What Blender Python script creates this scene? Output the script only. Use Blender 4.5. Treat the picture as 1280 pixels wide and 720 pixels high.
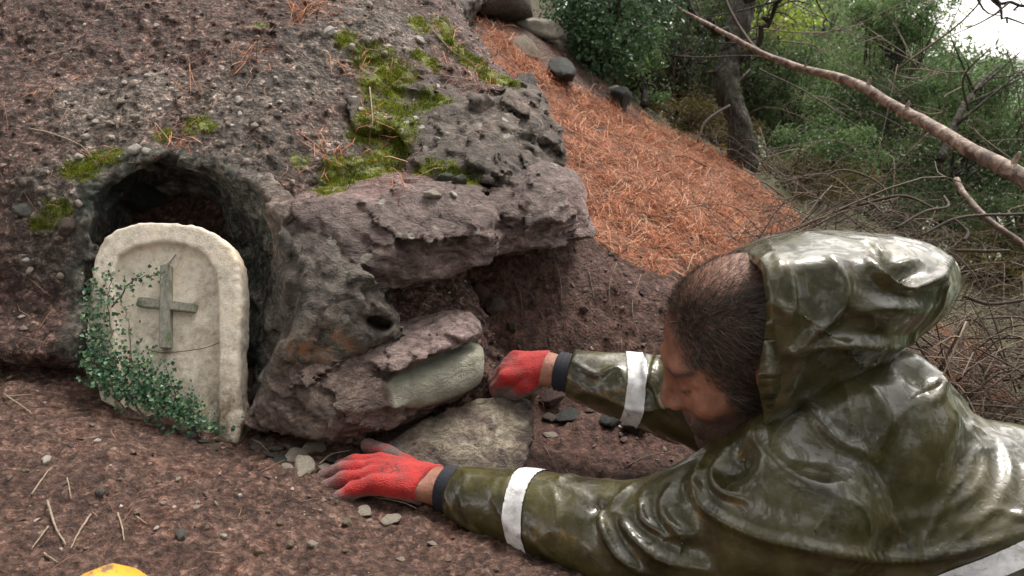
import bpy, bmesh, math, random
import numpy as np
from mathutils import Vector, Matrix
from mathutils.bvhtree import BVHTree

for _o in list(bpy.data.objects):
    bpy.data.objects.remove(_o)
SC = bpy.context.scene
COL = SC.collection
RNG = np.random.default_rng(7)
random.seed(7)
F4 = np.float32

# ---------------------------------------------------------------- camera, sky, sun, exposure
PITCH = math.radians(15)
CAMZ = 1.0
cam_data = bpy.data.cameras.new('camera')
cam = bpy.data.objects.new('camera', cam_data)
COL.objects.link(cam)
cam.location = (0, 0, CAMZ)
cam.rotation_euler = (math.radians(90) - PITCH, 0, 0)
cam_data.sensor_width = 36
cam_data.lens = 36 * 1000 / 1280
cam_data.clip_start = 0.02
cam_data.clip_end = 2000
cam_data.dof.use_dof = True
cam_data.dof.focus_distance = 1.35
cam_data.dof.aperture_fstop = 9.0
SC.camera = cam

SUN_EL, SUN_AZ = math.radians(62), math.radians(35)      # azimuth clockwise from +Y
world = bpy.data.worlds.new('World')
SC.world = world
world.use_nodes = True
wn, wl = world.node_tree.nodes, world.node_tree.links
wn.clear()
sky = wn.new('ShaderNodeTexSky'); sky.sky_type = 'NISHITA'; sky.sun_disc = False
sky.sun_elevation = SUN_EL; sky.sun_rotation = SUN_AZ
sky.air_density = 1.0; sky.dust_density = 1.5; sky.ozone_density = 0.5
hs = wn.new('ShaderNodeHueSaturation'); hs.inputs['Saturation'].default_value = 0.07   # overcast
bg = wn.new('ShaderNodeBackground'); bg.inputs['Strength'].default_value = 0.125
wo = wn.new('ShaderNodeOutputWorld')
tn = wn.new('ShaderNodeMix'); tn.data_type = 'RGBA'; tn.blend_type = 'MULTIPLY'; tn.inputs[0].default_value = 1.0; tn.inputs[7].default_value = (1.0, 0.955, 0.90, 1)   # slightly warm cloud light
wl.new(sky.outputs[0], hs.inputs['Color']); wl.new(hs.outputs[0], tn.inputs[6]); wl.new(tn.outputs[2], bg.inputs['Color']); wl.new(bg.outputs[0], wo.inputs['Surface'])
sun_l = bpy.data.lights.new('sun', 'SUN'); sun_l.energy = 1.5; sun_l.angle = math.radians(24)
sun_l.color = (1.0, 0.93, 0.84)
sun = bpy.data.objects.new('sun', sun_l); COL.objects.link(sun)
_d = Vector((math.sin(SUN_AZ) * math.cos(SUN_EL), math.cos(SUN_AZ) * math.cos(SUN_EL), math.sin(SUN_EL)))
sun.rotation_euler = (-_d).to_track_quat('-Z', 'Y').to_euler(); sun.location = (0, 0, 6)
vs = SC.view_settings
SC.display_settings.display_device = 'sRGB'
vs.view_transform = 'Standard'; vs.look = 'None'; vs.gamma = 1.0; vs.use_curve_mapping = False
vs.exposure = 1.6
SC.render.engine = 'CYCLES'

# ---------------------------------------------------------------- pixel <-> world
CR = np.array([1, 0, 0.]); CU = np.array([0, math.sin(PITCH), math.cos(PITCH)]); CF = np.array([0, math.cos(PITCH), -math.sin(PITCH)])
CO = np.array([0, 0, CAMZ])

def W(px, py, d):
    return CO + CF * d + CR * ((px - 640) / 1000 * d) + CU * ((360 - py) / 1000 * d)

def WL(pts):
    return np.array([W(*p) for p in pts])

def proj(P):
    q = np.asarray(P) - CO
    d = q @ CF
    d = np.where(np.abs(d) < 1e-4, 1e-4, d)
    return 640 + 1000 * (q @ CR) / d, 360 - 1000 * (q @ CU) / d, d

def in_poly(x, y, poly):
    r = np.zeros(np.shape(x), bool)
    n = len(poly)
    for i in range(n):
        x1, y1 = poly[i]; x2, y2 = poly[(i + 1) % n]
        c = ((y1 > y) != (y2 > y)) & (x < (x2 - x1) * (y - y1) / ((y2 - y1) if y2 != y1 else 1e-9) + x1)
        r ^= c
    return r

def sstep(a, b, x):
    t = np.clip((x - a) / (b - a), 0, 1)
    return t * t * (3 - 2 * t)

# ---------------------------------------------------------------- noise
_pr = np.random.default_rng(3)
PERM = _pr.permutation(256).astype(np.int32); PERM = np.concatenate([PERM, PERM, PERM])
_g = _pr.normal(size=(256, 3)); GRAD = (_g / np.linalg.norm(_g, axis=1)[:, None]).astype(F4)

def perlin(P):
    P = np.asarray(P, F4)
    I = np.floor(P).astype(np.int32); f = P - I; I &= 255
    u = f * f * f * (f * (f * 6 - 15) + 10)
    out = 0
    X, Y, Z = I[:, 0], I[:, 1], I[:, 2]
    for dx in (0, 1):
        wx = u[:, 0] if dx else 1 - u[:, 0]
        px = PERM[(X + dx) & 255]
        for dy in (0, 1):
            wy = u[:, 1] if dy else 1 - u[:, 1]
            py = PERM[px + ((Y + dy) & 255)]
            for dz in (0, 1):
                wz = u[:, 2] if dz else 1 - u[:, 2]
                g = GRAD[PERM[py + ((Z + dz) & 255)]]
                dot = g[:, 0] * (f[:, 0] - dx) + g[:, 1] * (f[:, 1] - dy) + g[:, 2] * (f[:, 2] - dz)
                out = out + wx * wy * wz * dot
    return out * 1.5

def fbm(P, scale, octv=3, seed=0, ridge=False, gain=0.5):
    q = np.asarray(P, F4) * scale + F4(seed * 17.31 + 100)
    a, s, r = 1.0, 0, 0
    for _ in range(octv):
        n = perlin(q)
        if ridge:
            n = 1 - 2 * np.abs(n)
        r = r + a * n; s += a; a *= gain
        q = q * F4(2.03) + F4(7.7)
    return r / s

def worley(P, scale, seed=0):
    q = np.asarray(P, F4) * F4(scale) + F4(seed * 9.71 + 50)
    I = np.floor(q).astype(np.int32)
    best = np.full(len(q), 1e9, F4); hid = np.zeros(len(q), np.int32); bv = np.zeros((len(q), 3), F4); sec = best.copy()
    for dx in (-1, 0, 1):
        px = PERM[(I[:, 0] + dx) & 255]
        for dy in (-1, 0, 1):
            py = PERM[px + ((I[:, 1] + dy) & 255)]
            for dz in (-1, 0, 1):
                h = PERM[py + ((I[:, 2] + dz) & 255)]
                v = q - (I + F4([dx, dy, dz]) + F4(0.5) + GRAD[h] * F4(0.42))
                d = np.einsum('ij,ij->i', v, v)
                m = d < best
                sec = np.where(m, best, np.minimum(sec, d))
                best = np.where(m, d, best); hid = np.where(m, h, hid); bv[m] = v[m]
    return np.sqrt(best), np.sqrt(sec), hid, bv

def facet(P, scale, amp, seed=0, tilt=1.0, crack=0.0):
    f1, f2, h, v = worley(P + 0.0, scale, seed)
    r = (PERM[h + 11] / 255.0 - 0.5)
    d = amp * (r + tilt * np.einsum('ij,ij->i', GRAD[PERM[h + 5]], v))
    if crack:
        d = d + crack * np.exp(-((f2 - f1) / 0.06) ** 2)
    return d

# ---------------------------------------------------------------- signed distance modelling
def smax(a, b, k):
    h = np.clip(0.5 + 0.5 * (a - b) / k, 0, 1)
    return b + (a - b) * h + k * h * (1 - h)

def smin(a, b, k):
    return -smax(-a, -b, k)

def hull(pts):
    bm = bmesh.new()
    for p in pts:
        bm.verts.new(p)
    r = bmesh.ops.convex_hull(bm, input=bm.verts)
    bm.normal_update()
    cen = np.mean(np.asarray(pts), axis=0)
    N, C = [], []
    for f in bm.faces:
        n = np.array(f.normal); c = float(n @ np.array(f.verts[0].co))
        if n @ cen - c > 0:
            n, c = -n, -c
        if f.calc_area() < 1e-8:
            continue
        dup = any(n @ m > 0.995 and abs(c - e) < 0.006 for m, e in zip(N, C))
        if not dup:
            N.append(n); C.append(c)
    bm.free()
    return np.array(N, F4), np.array(C, F4)

def sd_hull(P, H, k=0.01):
    N, C = H
    d = P @ N.T - C
    m = d.max(axis=1)
    return m + k * np.log(np.exp((d - m[:, None]) / k).sum(axis=1))

def sd_cone(P, a, b, ra, rb):
    a = np.asarray(a, F4); b = np.asarray(b, F4)
    v = b - a
    t = np.clip((P - a) @ v / max(float(v @ v), 1e-9), 0, 1)
    return np.linalg.norm(P - a - t[:, None] * v, axis=1) - (ra + (rb - ra) * t)

def sd_ell(P, c, axes, r):
    q = (P - np.asarray(c, F4)) @ np.asarray(axes, F4).T
    r = np.asarray(r, F4)
    k0 = np.linalg.norm(q / r, axis=1); k1 = np.linalg.norm(q / (r * r), axis=1)
    return k0 * (k0 - 1) / np.maximum(k1, 1e-6)

def ev(f, P, chunk=150000):
    P = np.asarray(P, F4)
    return np.concatenate([f(P[i:i + chunk]).astype(F4) for i in range(0, len(P), chunk)]) if len(P) else np.zeros(0, F4)

def mesh_sdf(f, lo, hi, h, margin=0.02):
    lo = np.asarray(lo, float); hi = np.asarray(hi, float)
    B = 4
    nb = np.ceil((hi - lo) / h / B).astype(int); n = nb * B
    bc = np.stack(np.meshgrid(*[np.arange(k) for k in nb], indexing='ij'), -1).reshape(-1, 3)
    cen = lo + (bc * B + (B - 1) / 2) * h
    cv = ev(f, cen)
    keep = np.abs(cv) < h * B * 0.87 * 1.5 + margin * 0.5
    vol = np.repeat(np.repeat(np.repeat(cv.reshape(nb), B, 0), B, 1), B, 2).astype(F4)
    loc = np.stack(np.meshgrid(*[np.arange(B)] * 3, indexing='ij'), -1).reshape(-1, 3)
    kb = bc[keep]
    gi = (kb[:, None, :] * B + loc[None]).reshape(-1, 3)
    val = ev(f, lo + gi * h)
    vol[gi[:, 0], gi[:, 1], gi[:, 2]] = val
    s = vol < 0
    su = s.astype(np.uint8)
    c = 0
    for dx in (0, 1):
        for dy in (0, 1):
            for dz in (0, 1):
                c = c + su[dx:n[0] - 1 + dx, dy:n[1] - 1 + dy, dz:n[2] - 1 + dz]
    idx = np.argwhere((c > 0) & (c < 8))
    corners = np.array([(dx, dy, dz) for dx in (0, 1) for dy in (0, 1) for dz in (0, 1)])
    vals = np.stack([vol[idx[:, 0] + o[0], idx[:, 1] + o[1], idx[:, 2] + o[2]] for o in corners], 1)
    acc = np.zeros((len(idx), 3)); cnt = np.zeros(len(idx))
    for a in range(8):
        for b in range(a + 1, 8):
            if np.abs(corners[a] - corners[b]).sum() != 1:
                continue
            va, vb = vals[:, a], vals[:, b]
            m = (va < 0) != (vb < 0)
            t = np.where(m, va / np.where(m, va - vb, 1), 0)
            acc[m] += (corners[a] + t[:, None] * (corners[b] - corners[a]))[m]
            cnt[m] += 1
    V = lo + (idx + acc / cnt[:, None]) * h
    vid = np.full(n - 1, -1, np.int64)
    vid[idx[:, 0], idx[:, 1], idx[:, 2]] = np.arange(len(idx))
    Q = []
    for ax in range(3):
        a1, a2 = (ax + 1) % 3, (ax + 2) % 3
        sl0 = [slice(None)] * 3; sl1 = [slice(None)] * 3
        sl0[ax] = slice(0, -1); sl1[ax] = slice(1, None)
        e = np.argwhere(s[tuple(sl0)] != s[tuple(sl1)])
        ok = (e[:, a1] >= 1) & (e[:, a2] >= 1) & (e[:, a1] < n[a1] - 1) & (e[:, a2] < n[a2] - 1)
        e = e[ok]
        inside = s[e[:, 0], e[:, 1], e[:, 2]]
        q = []
        for o1, o2 in ((-1, -1), (0, -1), (0, 0), (-1, 0)):
            k = e.copy(); k[:, a1] += o1; k[:, a2] += o2
            q.append(vid[k[:, 0], k[:, 1], k[:, 2]])
        q = np.stack(q, 1)
        q[~inside] = q[~inside][:, ::-1]
        Q.append(q[(q >= 0).all(1)])
    Q = np.concatenate(Q)
    return V, Q

def vnormals(V, Q):
    fn = np.cross(V[Q[:, 2]] - V[Q[:, 0]], V[Q[:, 3]] - V[Q[:, 1]])
    N = np.zeros_like(V)
    for k in range(4):
        np.add.at(N, Q[:, k], fn)
    return N / np.maximum(np.linalg.norm(N, axis=1), 1e-12)[:, None]

# ---------------------------------------------------------------- mesh / object helpers
def make_mesh(name, V, faces, smooth=True, attrs=None):
    """faces: (N,k) array, or a list of such arrays"""
    me = bpy.data.meshes.new(name)
    fl = faces if isinstance(faces, list) else [faces]
    fl = [np.asarray(f) for f in fl if len(f)]
    tot = np.concatenate([np.full(len(f), f.shape[1]) for f in fl])
    li = np.concatenate([f.reshape(-1) for f in fl])
    me.vertices.add(len(V)); me.vertices.foreach_set('co', np.asarray(V, F4).reshape(-1))
    me.loops.add(len(li)); me.loops.foreach_set('vertex_index', li.astype(np.int32))
    me.polygons.add(len(tot))
    me.polygons.foreach_set('loop_start', (np.cumsum(tot) - tot).astype(np.int32))
    me.polygons.foreach_set('loop_total', tot.astype(np.int32))
    me.polygons.foreach_set('use_smooth', np.full(len(tot), smooth))
    for k, a in (attrs or {}).items():
        at = me.attributes.new(k, 'FLOAT', 'POINT'); at.data.foreach_set('value', np.asarray(a, F4))
    me.update(calc_edges=True); me.validate()
    return me

def link(name, me, mat, parent=None, **props):
    o = bpy.data.objects.new(name, me)
    COL.objects.link(o)
    if me is not None and mat is not None:
        if len(me.materials) == 0:
            me.materials.append(mat)
    if parent is not None:
        o.parent = parent
    for k, v in props.items():
        o[k] = v
    return o

def empty(name, loc=(0, 0, 0), **props):
    o = bpy.data.objects.new(name, None); COL.objects.link(o); o.location = loc
    o.empty_display_size = 0.05
    for k, v in props.items():
        o[k] = v
    return o

def child_at(o, parent):
    """parent while keeping a world-space mesh where it is"""
    o.parent = parent
    o.matrix_parent_inverse = Matrix.Translation(parent.location).inverted()
    return o

class MB:
    def __init__(s):
        s.V = []; s.F = {}; s.n = 0; s.A = []
    def add(s, V, F, a=0.0):
        V = np.asarray(V, float); F = np.asarray(F)
        s.V.append(V); s.F.setdefault(F.shape[1], []).append(F + s.n); s.n += len(V)
        s.A.append(np.broadcast_to(np.asarray(a, F4), (len(V),)))
    def mesh(s, name, smooth=True):
        return make_mesh(name, np.concatenate(s.V), [np.concatenate(f) for f in s.F.values()], smooth, {'rnd': np.concatenate(s.A)})

def tube(path, rad, sides=6, cap=True):
    P = np.asarray(path, float); n = len(P)
    R = np.broadcast_to(np.asarray(rad, float), (n,))
    T = np.gradient(P, axis=0); T /= np.maximum(np.linalg.norm(T, axis=1), 1e-9)[:, None]
    up = np.array([0.31, 0.17, 0.93]); 
    if abs(T[0] @ up) > 0.9: up = np.array([1., 0.2, 0])
    V = []
    a = up - T[0] * (up @ T[0]); a /= np.linalg.norm(a)
    ang = np.arange(sides) * 2 * math.pi / sides
    for i in range(n):
        a = a - T[i] * (a @ T[i]); a /= max(np.linalg.norm(a), 1e-9)
        b = np.cross(T[i], a)
        V.append(P[i] + R[i] * (np.cos(ang)[:, None] * a + np.sin(ang)[:, None] * b))
    V = np.concatenate(V)
    i = np.arange(n - 1)[:, None] * sides; j = np.arange(sides)[None]
    k = (j + 1) % sides
    F = np.stack([i + j, i + k, i + sides + k, i + sides + j], -1).reshape(-1, 4)
    if cap:
        V = np.concatenate([V, P[:1], P[-1:]])
        c0, c1 = len(V) - 2, len(V) - 1
        j = np.arange(sides); k = (j + 1) % sides
        F = np.concatenate([F, np.stack([k, j, np.full(sides, c0), np.full(sides, c0)], 1), np.stack([(n - 1) * sides + j, (n - 1) * sides + k, np.full(sides, c1), np.full(sides, c1)], 1)])
        quads = F[F[:, 2] != F[:, 3]]; tris = F[F[:, 2] == F[:, 3]][:, :3]
        return V, quads, tris
    return V, F, np.zeros((0, 3), int)

def add_tube(mb, path, rad, sides=6, a=0.0):
    V, q, t = tube(path, rad, sides)
    n0 = mb.n
    mb.add(V, q, a)
    mb.F.setdefault(3, []).append(t + n0)

def spline(pts, n):
    P = np.asarray(pts, float); m = len(P)
    if m < 3:
        t = np.linspace(0, 1, n)[:, None]; return P[0] * (1 - t) + P[-1] * t
    E = np.concatenate([[2 * P[0] - P[1]], P, [2 * P[-1] - P[-2]]])
    t = np.linspace(0, m - 1 - 1e-6, n); i = t.astype(int); u = (t - i)[:, None]
    a, b, c, d = E[i], E[i + 1], E[i + 2], E[i + 3]
    return 0.5 * (2 * b + (c - a) * u + (2 * a - 5 * b + 4 * c - d) * u ** 2 + (3 * b - a - 3 * c + d) * u ** 3)

def sample_surf(V, Q, n, w=None, rng=RNG):
    a, b, c, d = (V[Q[:, k]] for k in range(4))
    fn = np.cross(c - a, d - b); ar = np.linalg.norm(fn, axis=1) + 1e-12
    p = ar * (w if w is not None else 1); p = p / p.sum()
    k = rng.choice(len(Q), n, p=p)
    u, v = rng.random(n)[:, None], rng.random(n)[:, None]
    P = (a[k] * (1 - u) + b[k] * u) * (1 - v) + (d[k] * (1 - u) + c[k] * u) * v
    return P, fn[k] / ar[k][:, None], k

def bvh_of(V, Q):
    return BVHTree.FromPolygons([tuple(v) for v in V], [tuple(q) for q in Q])

def ray(px, py, trees):
    d = W(px, py, 1.0) - CO; d /= np.linalg.norm(d)
    best = None
    for t in trees:
        h = t.ray_cast(Vector(CO), Vector(d))
        if h[0] is not None and (best is None or h[3] < best[2]):
            best = (np.array(h[0]), np.array(h[1]), h[3])
    return best

# ---------------------------------------------------------------- materials
class NT:
    def __init__(s, name):
        s.m = bpy.data.materials.new(name); s.m.use_nodes = True
        s.t = s.m.node_tree; s.t.nodes.clear()
        s.out = s.n('ShaderNodeOutputMaterial'); s.b = s.n('ShaderNodeBsdfPrincipled')
        s.l(s.b.outputs[0], s.out.inputs['Surface'])
        s.tc = s.n('ShaderNodeTexCoord').outputs['Object']
    def n(s, t, **k):
        x = s.t.nodes.new(t)
        for a, v in k.items(): setattr(x, a, v)
        return x
    def l(s, a, b): s.t.links.new(a, b)
    def noise(s, scale, detail=5, rough=0.6, dist=0.0, vec=None, col=False):
        x = s.n('ShaderNodeTexNoise'); x.inputs['Scale'].default_value = scale; x.inputs['Detail'].default_value = detail
        x.inputs['Roughness'].default_value = rough; x.inputs['Distortion'].default_value = dist
        s.l(vec if vec is not None else s.tc, x.inputs['Vector'])
        return x.outputs['Color' if col else 'Fac']
    def voro(s, scale, feat='F1', out='Distance', vec=None):
        x = s.n('ShaderNodeTexVoronoi', feature=feat); x.inputs['Scale'].default_value = scale
        s.l(vec if vec is not None else s.tc, x.inputs['Vector'])
        return x.outputs[out]
    def map(s, scale=(1, 1, 1), rot=(0, 0, 0)):
        x = s.n('ShaderNodeMapping'); x.inputs['Scale'].default_value = scale; x.inputs['Rotation'].default_value = rot
        s.l(s.tc, x.inputs['Vector']); return x.outputs[0]
    def ramp(s, fac, stops):
        x = s.n('ShaderNodeValToRGB'); e = x.color_ramp.elements
        while len(e) < len(stops): e.new(0.5)
        for k, (p, c) in enumerate(stops):
            e[k].position = p; e[k].color = (*c, 1) if len(c) == 3 else c
        s.l(fac, x.inputs[0]); return x.outputs['Color']
    def rng(s, v, a, b, c=0.0, d=1.0):
        x = s.n('ShaderNodeMapRange'); 
        for i, q in zip((1, 2, 3, 4), (a, b, c, d)): x.inputs[i].default_value = q
        s.l(v, x.inputs[0]); return x.outputs[0]
    def mix(s, fac, a, b, mode='MIX'):
        x = s.n('ShaderNodeMix', data_type='RGBA', blend_type=mode)
        for v, i in ((fac, 0), (a, 6), (b, 7)):
            if isinstance(v, (int, float)): x.inputs[i].default_value = v
            elif isinstance(v, tuple): x.inputs[i].default_value = (*v, 1)
            else: s.l(v, x.inputs[i])
        return x.outputs[2]
    def math(s, op, a, b=0.0):
        x = s.n('ShaderNodeMath', operation=op)
        for v, i in ((a, 0), (b, 1)):
            if isinstance(v, (int, float)): x.inputs[i].default_value = v
            else: s.l(v, x.inputs[i])
        return x.outputs[0]
    def attr(s, name):
        return s.n('ShaderNodeAttribute', attribute_name=name).outputs['Fac']
    def bump(s, h, strength=0.5, dist=0.01, normal=None):
        x = s.n('ShaderNodeBump'); x.inputs['Strength'].default_value = strength; x.inputs['Distance'].default_value = dist
        s.l(h, x.inputs['Height'])
        if normal is not None: s.l(normal, x.inputs['Normal'])
        s.l(x.outputs[0], s.b.inputs['Normal']); return x.outputs[0]
    def set(s, **k):
        names = dict(color='Base Color', rough='Roughness', spec='Specular IOR Level', coat='Coat Weight', crough='Coat Roughness', sub='Subsurface Weight', metal='Metallic', ior='IOR', trans='Transmission Weight', sheen='Sheen Weight')
        for a, v in k.items():
            i = s.b.inputs[names[a]]
            if isinstance(v, tuple): i.default_value = (*v, 1)
            elif isinstance(v, (int, float)): i.default_value = v
            else: s.l(v, i)
        return s.m

def mat_soil():
    t = NT('soil')
    a = t.noise(9, 6, 0.65); b = t.noise(60, 7, 0.74, 0.0); c = t.voro(120)
    col = t.ramp(b, [(0.36, (0.026, 0.012, 0.009)), (0.5, (0.105, 0.057, 0.043)), (0.62, (0.21, 0.132, 0.106)), (0.72, (0.35, 0.25, 0.205))])
    tint = t.ramp(a, [(0.3, (0.62, 0.58, 0.58)), (0.55, (1, 1, 1)), (0.75, (1.15, 0.98, 0.9))])
    col = t.mix(1.0, col, tint, 'MULTIPLY')
    cr = t.n('ShaderNodeSeparateColor'); t.l(t.voro(150, out='Color', vec=t.mix(0.06, t.tc, t.noise(30, 3, col=True))), cr.inputs[0])
    col = t.mix(1.0, col, t.ramp(cr.outputs[0], [(0.0, (0.55, 0.53, 0.52)), (0.6, (1.0, 1.0, 1.0)), (0.9, (1.25, 1.22, 1.2)), (1.0, (1.9, 1.85, 1.8))]), 'MULTIPLY')
    dug = t.ramp(b, [(0.36, (0.018, 0.007, 0.005)), (0.5, (0.075, 0.033, 0.024)), (0.64, (0.16, 0.085, 0.066))])
    col = t.mix(t.attr('dug'), col, dug)
    nd = t.attr('needle')
    ncol = t.ramp(t.noise(90, 5, 0.7, 1.2), [(0.38, (0.06, 0.022, 0.012)), (0.5, (0.24, 0.080, 0.037)), (0.62, (0.44, 0.17, 0.08))])
    col = t.mix(nd, col, ncol)
    gr = t.attr('green')
    gcol = t.ramp(t.noise(25, 5, 0.7), [(0.3, (0.035, 0.035, 0.018)), (0.6, (0.10, 0.10, 0.04)), (0.75, (0.16, 0.12, 0.07))])
    col = t.mix(gr, col, gcol)
    far = t.attr('far')
    col = t.mix(far, col, t.ramp(t.noise(0.15, 6, 0.7), [(0.4, (0.05, 0.075, 0.04)), (0.6, (0.13, 0.16, 0.10))]))
    h = t.math('ADD', t.math('MULTIPLY', b, 1.0), t.math('ADD', t.math('MULTIPLY', t.noise(220, 4, 0.7), 0.5), t.math('MULTIPLY', c, -0.35)))
    t.bump(h, 0.9, 0.012)
    return t.set(color=col, rough=t.rng(a, 0.3, 0.7, 0.55, 0.85), spec=0.35)

def mat_bank():
    t = NT('bank_soil')
    a = t.noise(5, 5, 0.6); b = t.noise(55, 6, 0.72, 0.6); v = t.voro(70, out='Color')
    soil = t.ramp(b, [(0.36, (0.020, 0.011, 0.009)), (0.5, (0.090, 0.052, 0.042)), (0.60, (0.22, 0.145, 0.122)), (0.70, (0.38, 0.31, 0.27))])
    grey = t.ramp(b, [(0.36, (0.024, 0.022, 0.018)), (0.5, (0.115, 0.104, 0.089)), (0.60, (0.32, 0.295, 0.255)), (0.70, (0.52, 0.49, 0.44))])
    col = t.mix(t.math('MULTIPLY', t.attr('grey'), 0.7), soil, grey)
    cr = t.n('ShaderNodeSeparateColor'); t.l(t.voro(120, out='Color', vec=t.mix(0.06, t.map((1, 1, 1.7)), t.noise(30, 3, col=True))), cr.inputs[0])
    col = t.mix(1.0, col, t.ramp(cr.outputs[0], [(0.0, (0.45, 0.43, 0.42)), (0.6, (0.95, 0.95, 0.95)), (0.85, (1.3, 1.27, 1.25)), (1.0, (2.3, 2.25, 2.2))]), 'MULTIPLY')
    tint = t.ramp(a, [(0.3, (0.6, 0.56, 0.56)), (0.6, (1.05, 1, 1))])
    col = t.mix(1.0, col, tint, 'MULTIPLY')
    moss = t.ramp(t.noise(120, 5, 0.7), [(0.36, (0.03, 0.045, 0.008)), (0.5, (0.13, 0.17, 0.018)), (0.64, (0.30, 0.32, 0.045))])
    mm = t.math('MULTIPLY', t.attr('moss'), t.rng(t.noise(40, 5, 0.75), 0.36, 0.52))
    col = t.mix(mm, col, moss)
    st = t.ramp(t.noise(45, 6, 0.7, 0.8), [(0.38, (0.022, 0.025, 0.022)), (0.5, (0.10, 0.10, 0.086)), (0.62, (0.30, 0.275, 0.235))])
    st = t.mix(t.rng(t.noise(7, 4, 0.6), 0.5, 0.66), st, (0.035, 0.065, 0.060))
    col = t.mix(t.attr('stone'), col, st)
    h = t.math('ADD', b, t.math('ADD', t.math('MULTIPLY', t.noise(210, 4, 0.7), 0.5), t.math('MULTIPLY', t.voro(95), -0.5)))
    t.bump(h, 0.85, 0.012)
    return t.set(color=col, rough=t.rng(b, 0.3, 0.7, 0.5, 0.85), spec=0.4)

def mat_rock(name, dark, mid, light, streak=(1, 1, 1.9), rot=(0.35, 0.45, 0), rough=0.55, pale=True, bump=0.8):
    t = NT(name)
    vec = t.map(streak, rot)
    b = t.noise(16, 8, 0.76, 1.8, vec); c = t.noise(70, 5, 0.75, 0.5, vec); a = t.noise(3.5, 4, 0.6)
    mixd = t.math('ADD', t.math('MULTIPLY', b, 0.65), t.math('MULTIPLY', c, 0.35))
    col = t.ramp(mixd, [(0.39, dark), (0.495, mid), (0.60, light)])
    crk = t.voro(6, 'DISTANCE_TO_EDGE', vec=t.mix(0.3, t.map((0.5, 0.5, 2.6), rot), t.noise(9, 4, 0.7, col=True)))
    crk2 = t.rng(crk, 0.0, 0.025)
    col = t.mix(t.math('MULTIPLY', t.math('SUBTRACT', 1.0, crk2), t.rng(t.noise(5, 3), 0.45, 0.6, 0.0, 0.7)), col, tuple(0.4 * x for x in dark))
    tint = t.ramp(a, [(0.40, (0.55, 0.54, 0.52)), (0.52, (1, 1, 1)), (0.62, (1.3, 1.12, 1.08))])
    col = t.mix(1.0, col, tint, 'MULTIPLY')
    if pale:
        pc = t.ramp(t.noise(30, 6, 0.7), [(0.3, (0.20, 0.20, 0.155)), (0.5, (0.33, 0.33, 0.26)), (0.75, (0.47, 0.45, 0.36))])
        col = t.mix(t.math('MULTIPLY', t.attr('pink'), 0.8), col, t.ramp(mixd, [(0.38, (0.09, 0.058, 0.052)), (0.49, (0.30, 0.215, 0.20)), (0.60, (0.56, 0.44, 0.42))]))
        col = t.mix(t.math('MULTIPLY', t.attr('rust'), t.rng(t.noise(22, 5, 0.7), 0.45, 0.6)), col, (0.30, 0.15, 0.075))
        col = t.mix(t.attr('pale'), col, pc)
    so = t.ramp(c, [(0.3, (0.05, 0.036, 0.032)), (0.6, (0.13, 0.095, 0.085))])
    col = t.mix(t.math('MULTIPLY', t.attr('soil'), t.rng(t.noise(14, 5, 0.7), 0.38, 0.55)), col, so)
    moss = t.ramp(t.noise(120, 5, 0.7), [(0.36, (0.03, 0.045, 0.008)), (0.5, (0.13, 0.17, 0.018)), (0.64, (0.30, 0.32, 0.045))])
    col = t.mix(t.math('MULTIPLY', t.attr('moss'), t.rng(t.noise(40, 5, 0.75), 0.36, 0.52)), col, moss)
    lich = t.math('MULTIPLY', t.rng(t.voro(26), 0.22, 0.16), t.rng(t.noise(6, 3, 0.5), 0.52, 0.6))
    col = t.mix(t.math('MULTIPLY', lich, t.attr('lichen')), col, (0.42, 0.42, 0.36))
    h = t.math('ADD', t.math('MULTIPLY', mixd, 1.8), t.math('ADD', t.math('MULTIPLY', t.noise(260, 3, 0.7), 0.35), t.math('MULTIPLY', crk2, 0.10)))
    t.bump(h, bump, 0.022)
    return t.set(color=col, rough=t.rng(c, 0.3, 0.7, rough - 0.15, rough + 0.2), spec=0.45)

def mat_rnd(name, stops, rough=0.6, spec=0.3, noise_scale=None, trans=False):
    """colour from the per-piece random attribute"""
    t = NT(name)
    col = t.ramp(t.attr('rnd'), stops)
    if noise_scale:
        n = t.noise(noise_scale, 5, 0.7)
        col = t.mix(1.0, col, t.ramp(n, [(0.3, (0.5, 0.5, 0.5)), (0.6, (1.1, 1.1, 1.1))]), 'MULTIPLY')
        t.bump(n, 0.6, 0.006)
    m = t.set(color=col, rough=rough, spec=spec)
    if trans:
        tr = t.n('ShaderNodeBsdfTranslucent'); ad = t.n('ShaderNodeMixShader'); ad.inputs[0].default_value = 0.3
        t.l(col, tr.inputs['Color']); t.l(t.b.outputs[0], ad.inputs[1]); t.l(tr.outputs[0], ad.inputs[2]); t.l(ad.outputs[0], t.out.inputs['Surface'])
    return m

M = {}
M['soil'] = mat_soil(); M['bank'] = mat_bank()
M['purple'] = mat_rock('purple_schist', (0.045, 0.027, 0.025), (0.205, 0.138, 0.130), (0.48, 0.37, 0.355))
M['darkrock'] = mat_rock('dark_crumbly_rock', (0.020, 0.016, 0.013), (0.098, 0.080, 0.066), (0.30, 0.25, 0.21), (1, 1, 1.6), rough=0.65)
M['boulder'] = mat_rock('split_stone', (0.05, 0.031, 0.026), (0.21, 0.142, 0.120), (0.48, 0.37, 0.325))
M['slab'] = mat_rock('tan_stone', (0.09, 0.075, 0.052), (0.29, 0.25, 0.185), (0.54, 0.48, 0.38), (1, 1, 1.8), (0.2, 0.25, 0))
M['stone_mix'] = mat_rnd('loose_stone', [(0, (0.05, 0.045, 0.042)), (0.4, (0.14, 0.11, 0.10)), (0.75, (0.26, 0.22, 0.20)), (1, (0.5, 0.46, 0.42))], 0.6, 0.35, 90)
M['pebble'] = mat_rnd('pale_pebble', [(0, (0.34, 0.30, 0.27)), (1, (0.66, 0.62, 0.57))], 0.6, 0.35, 120)

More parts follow.
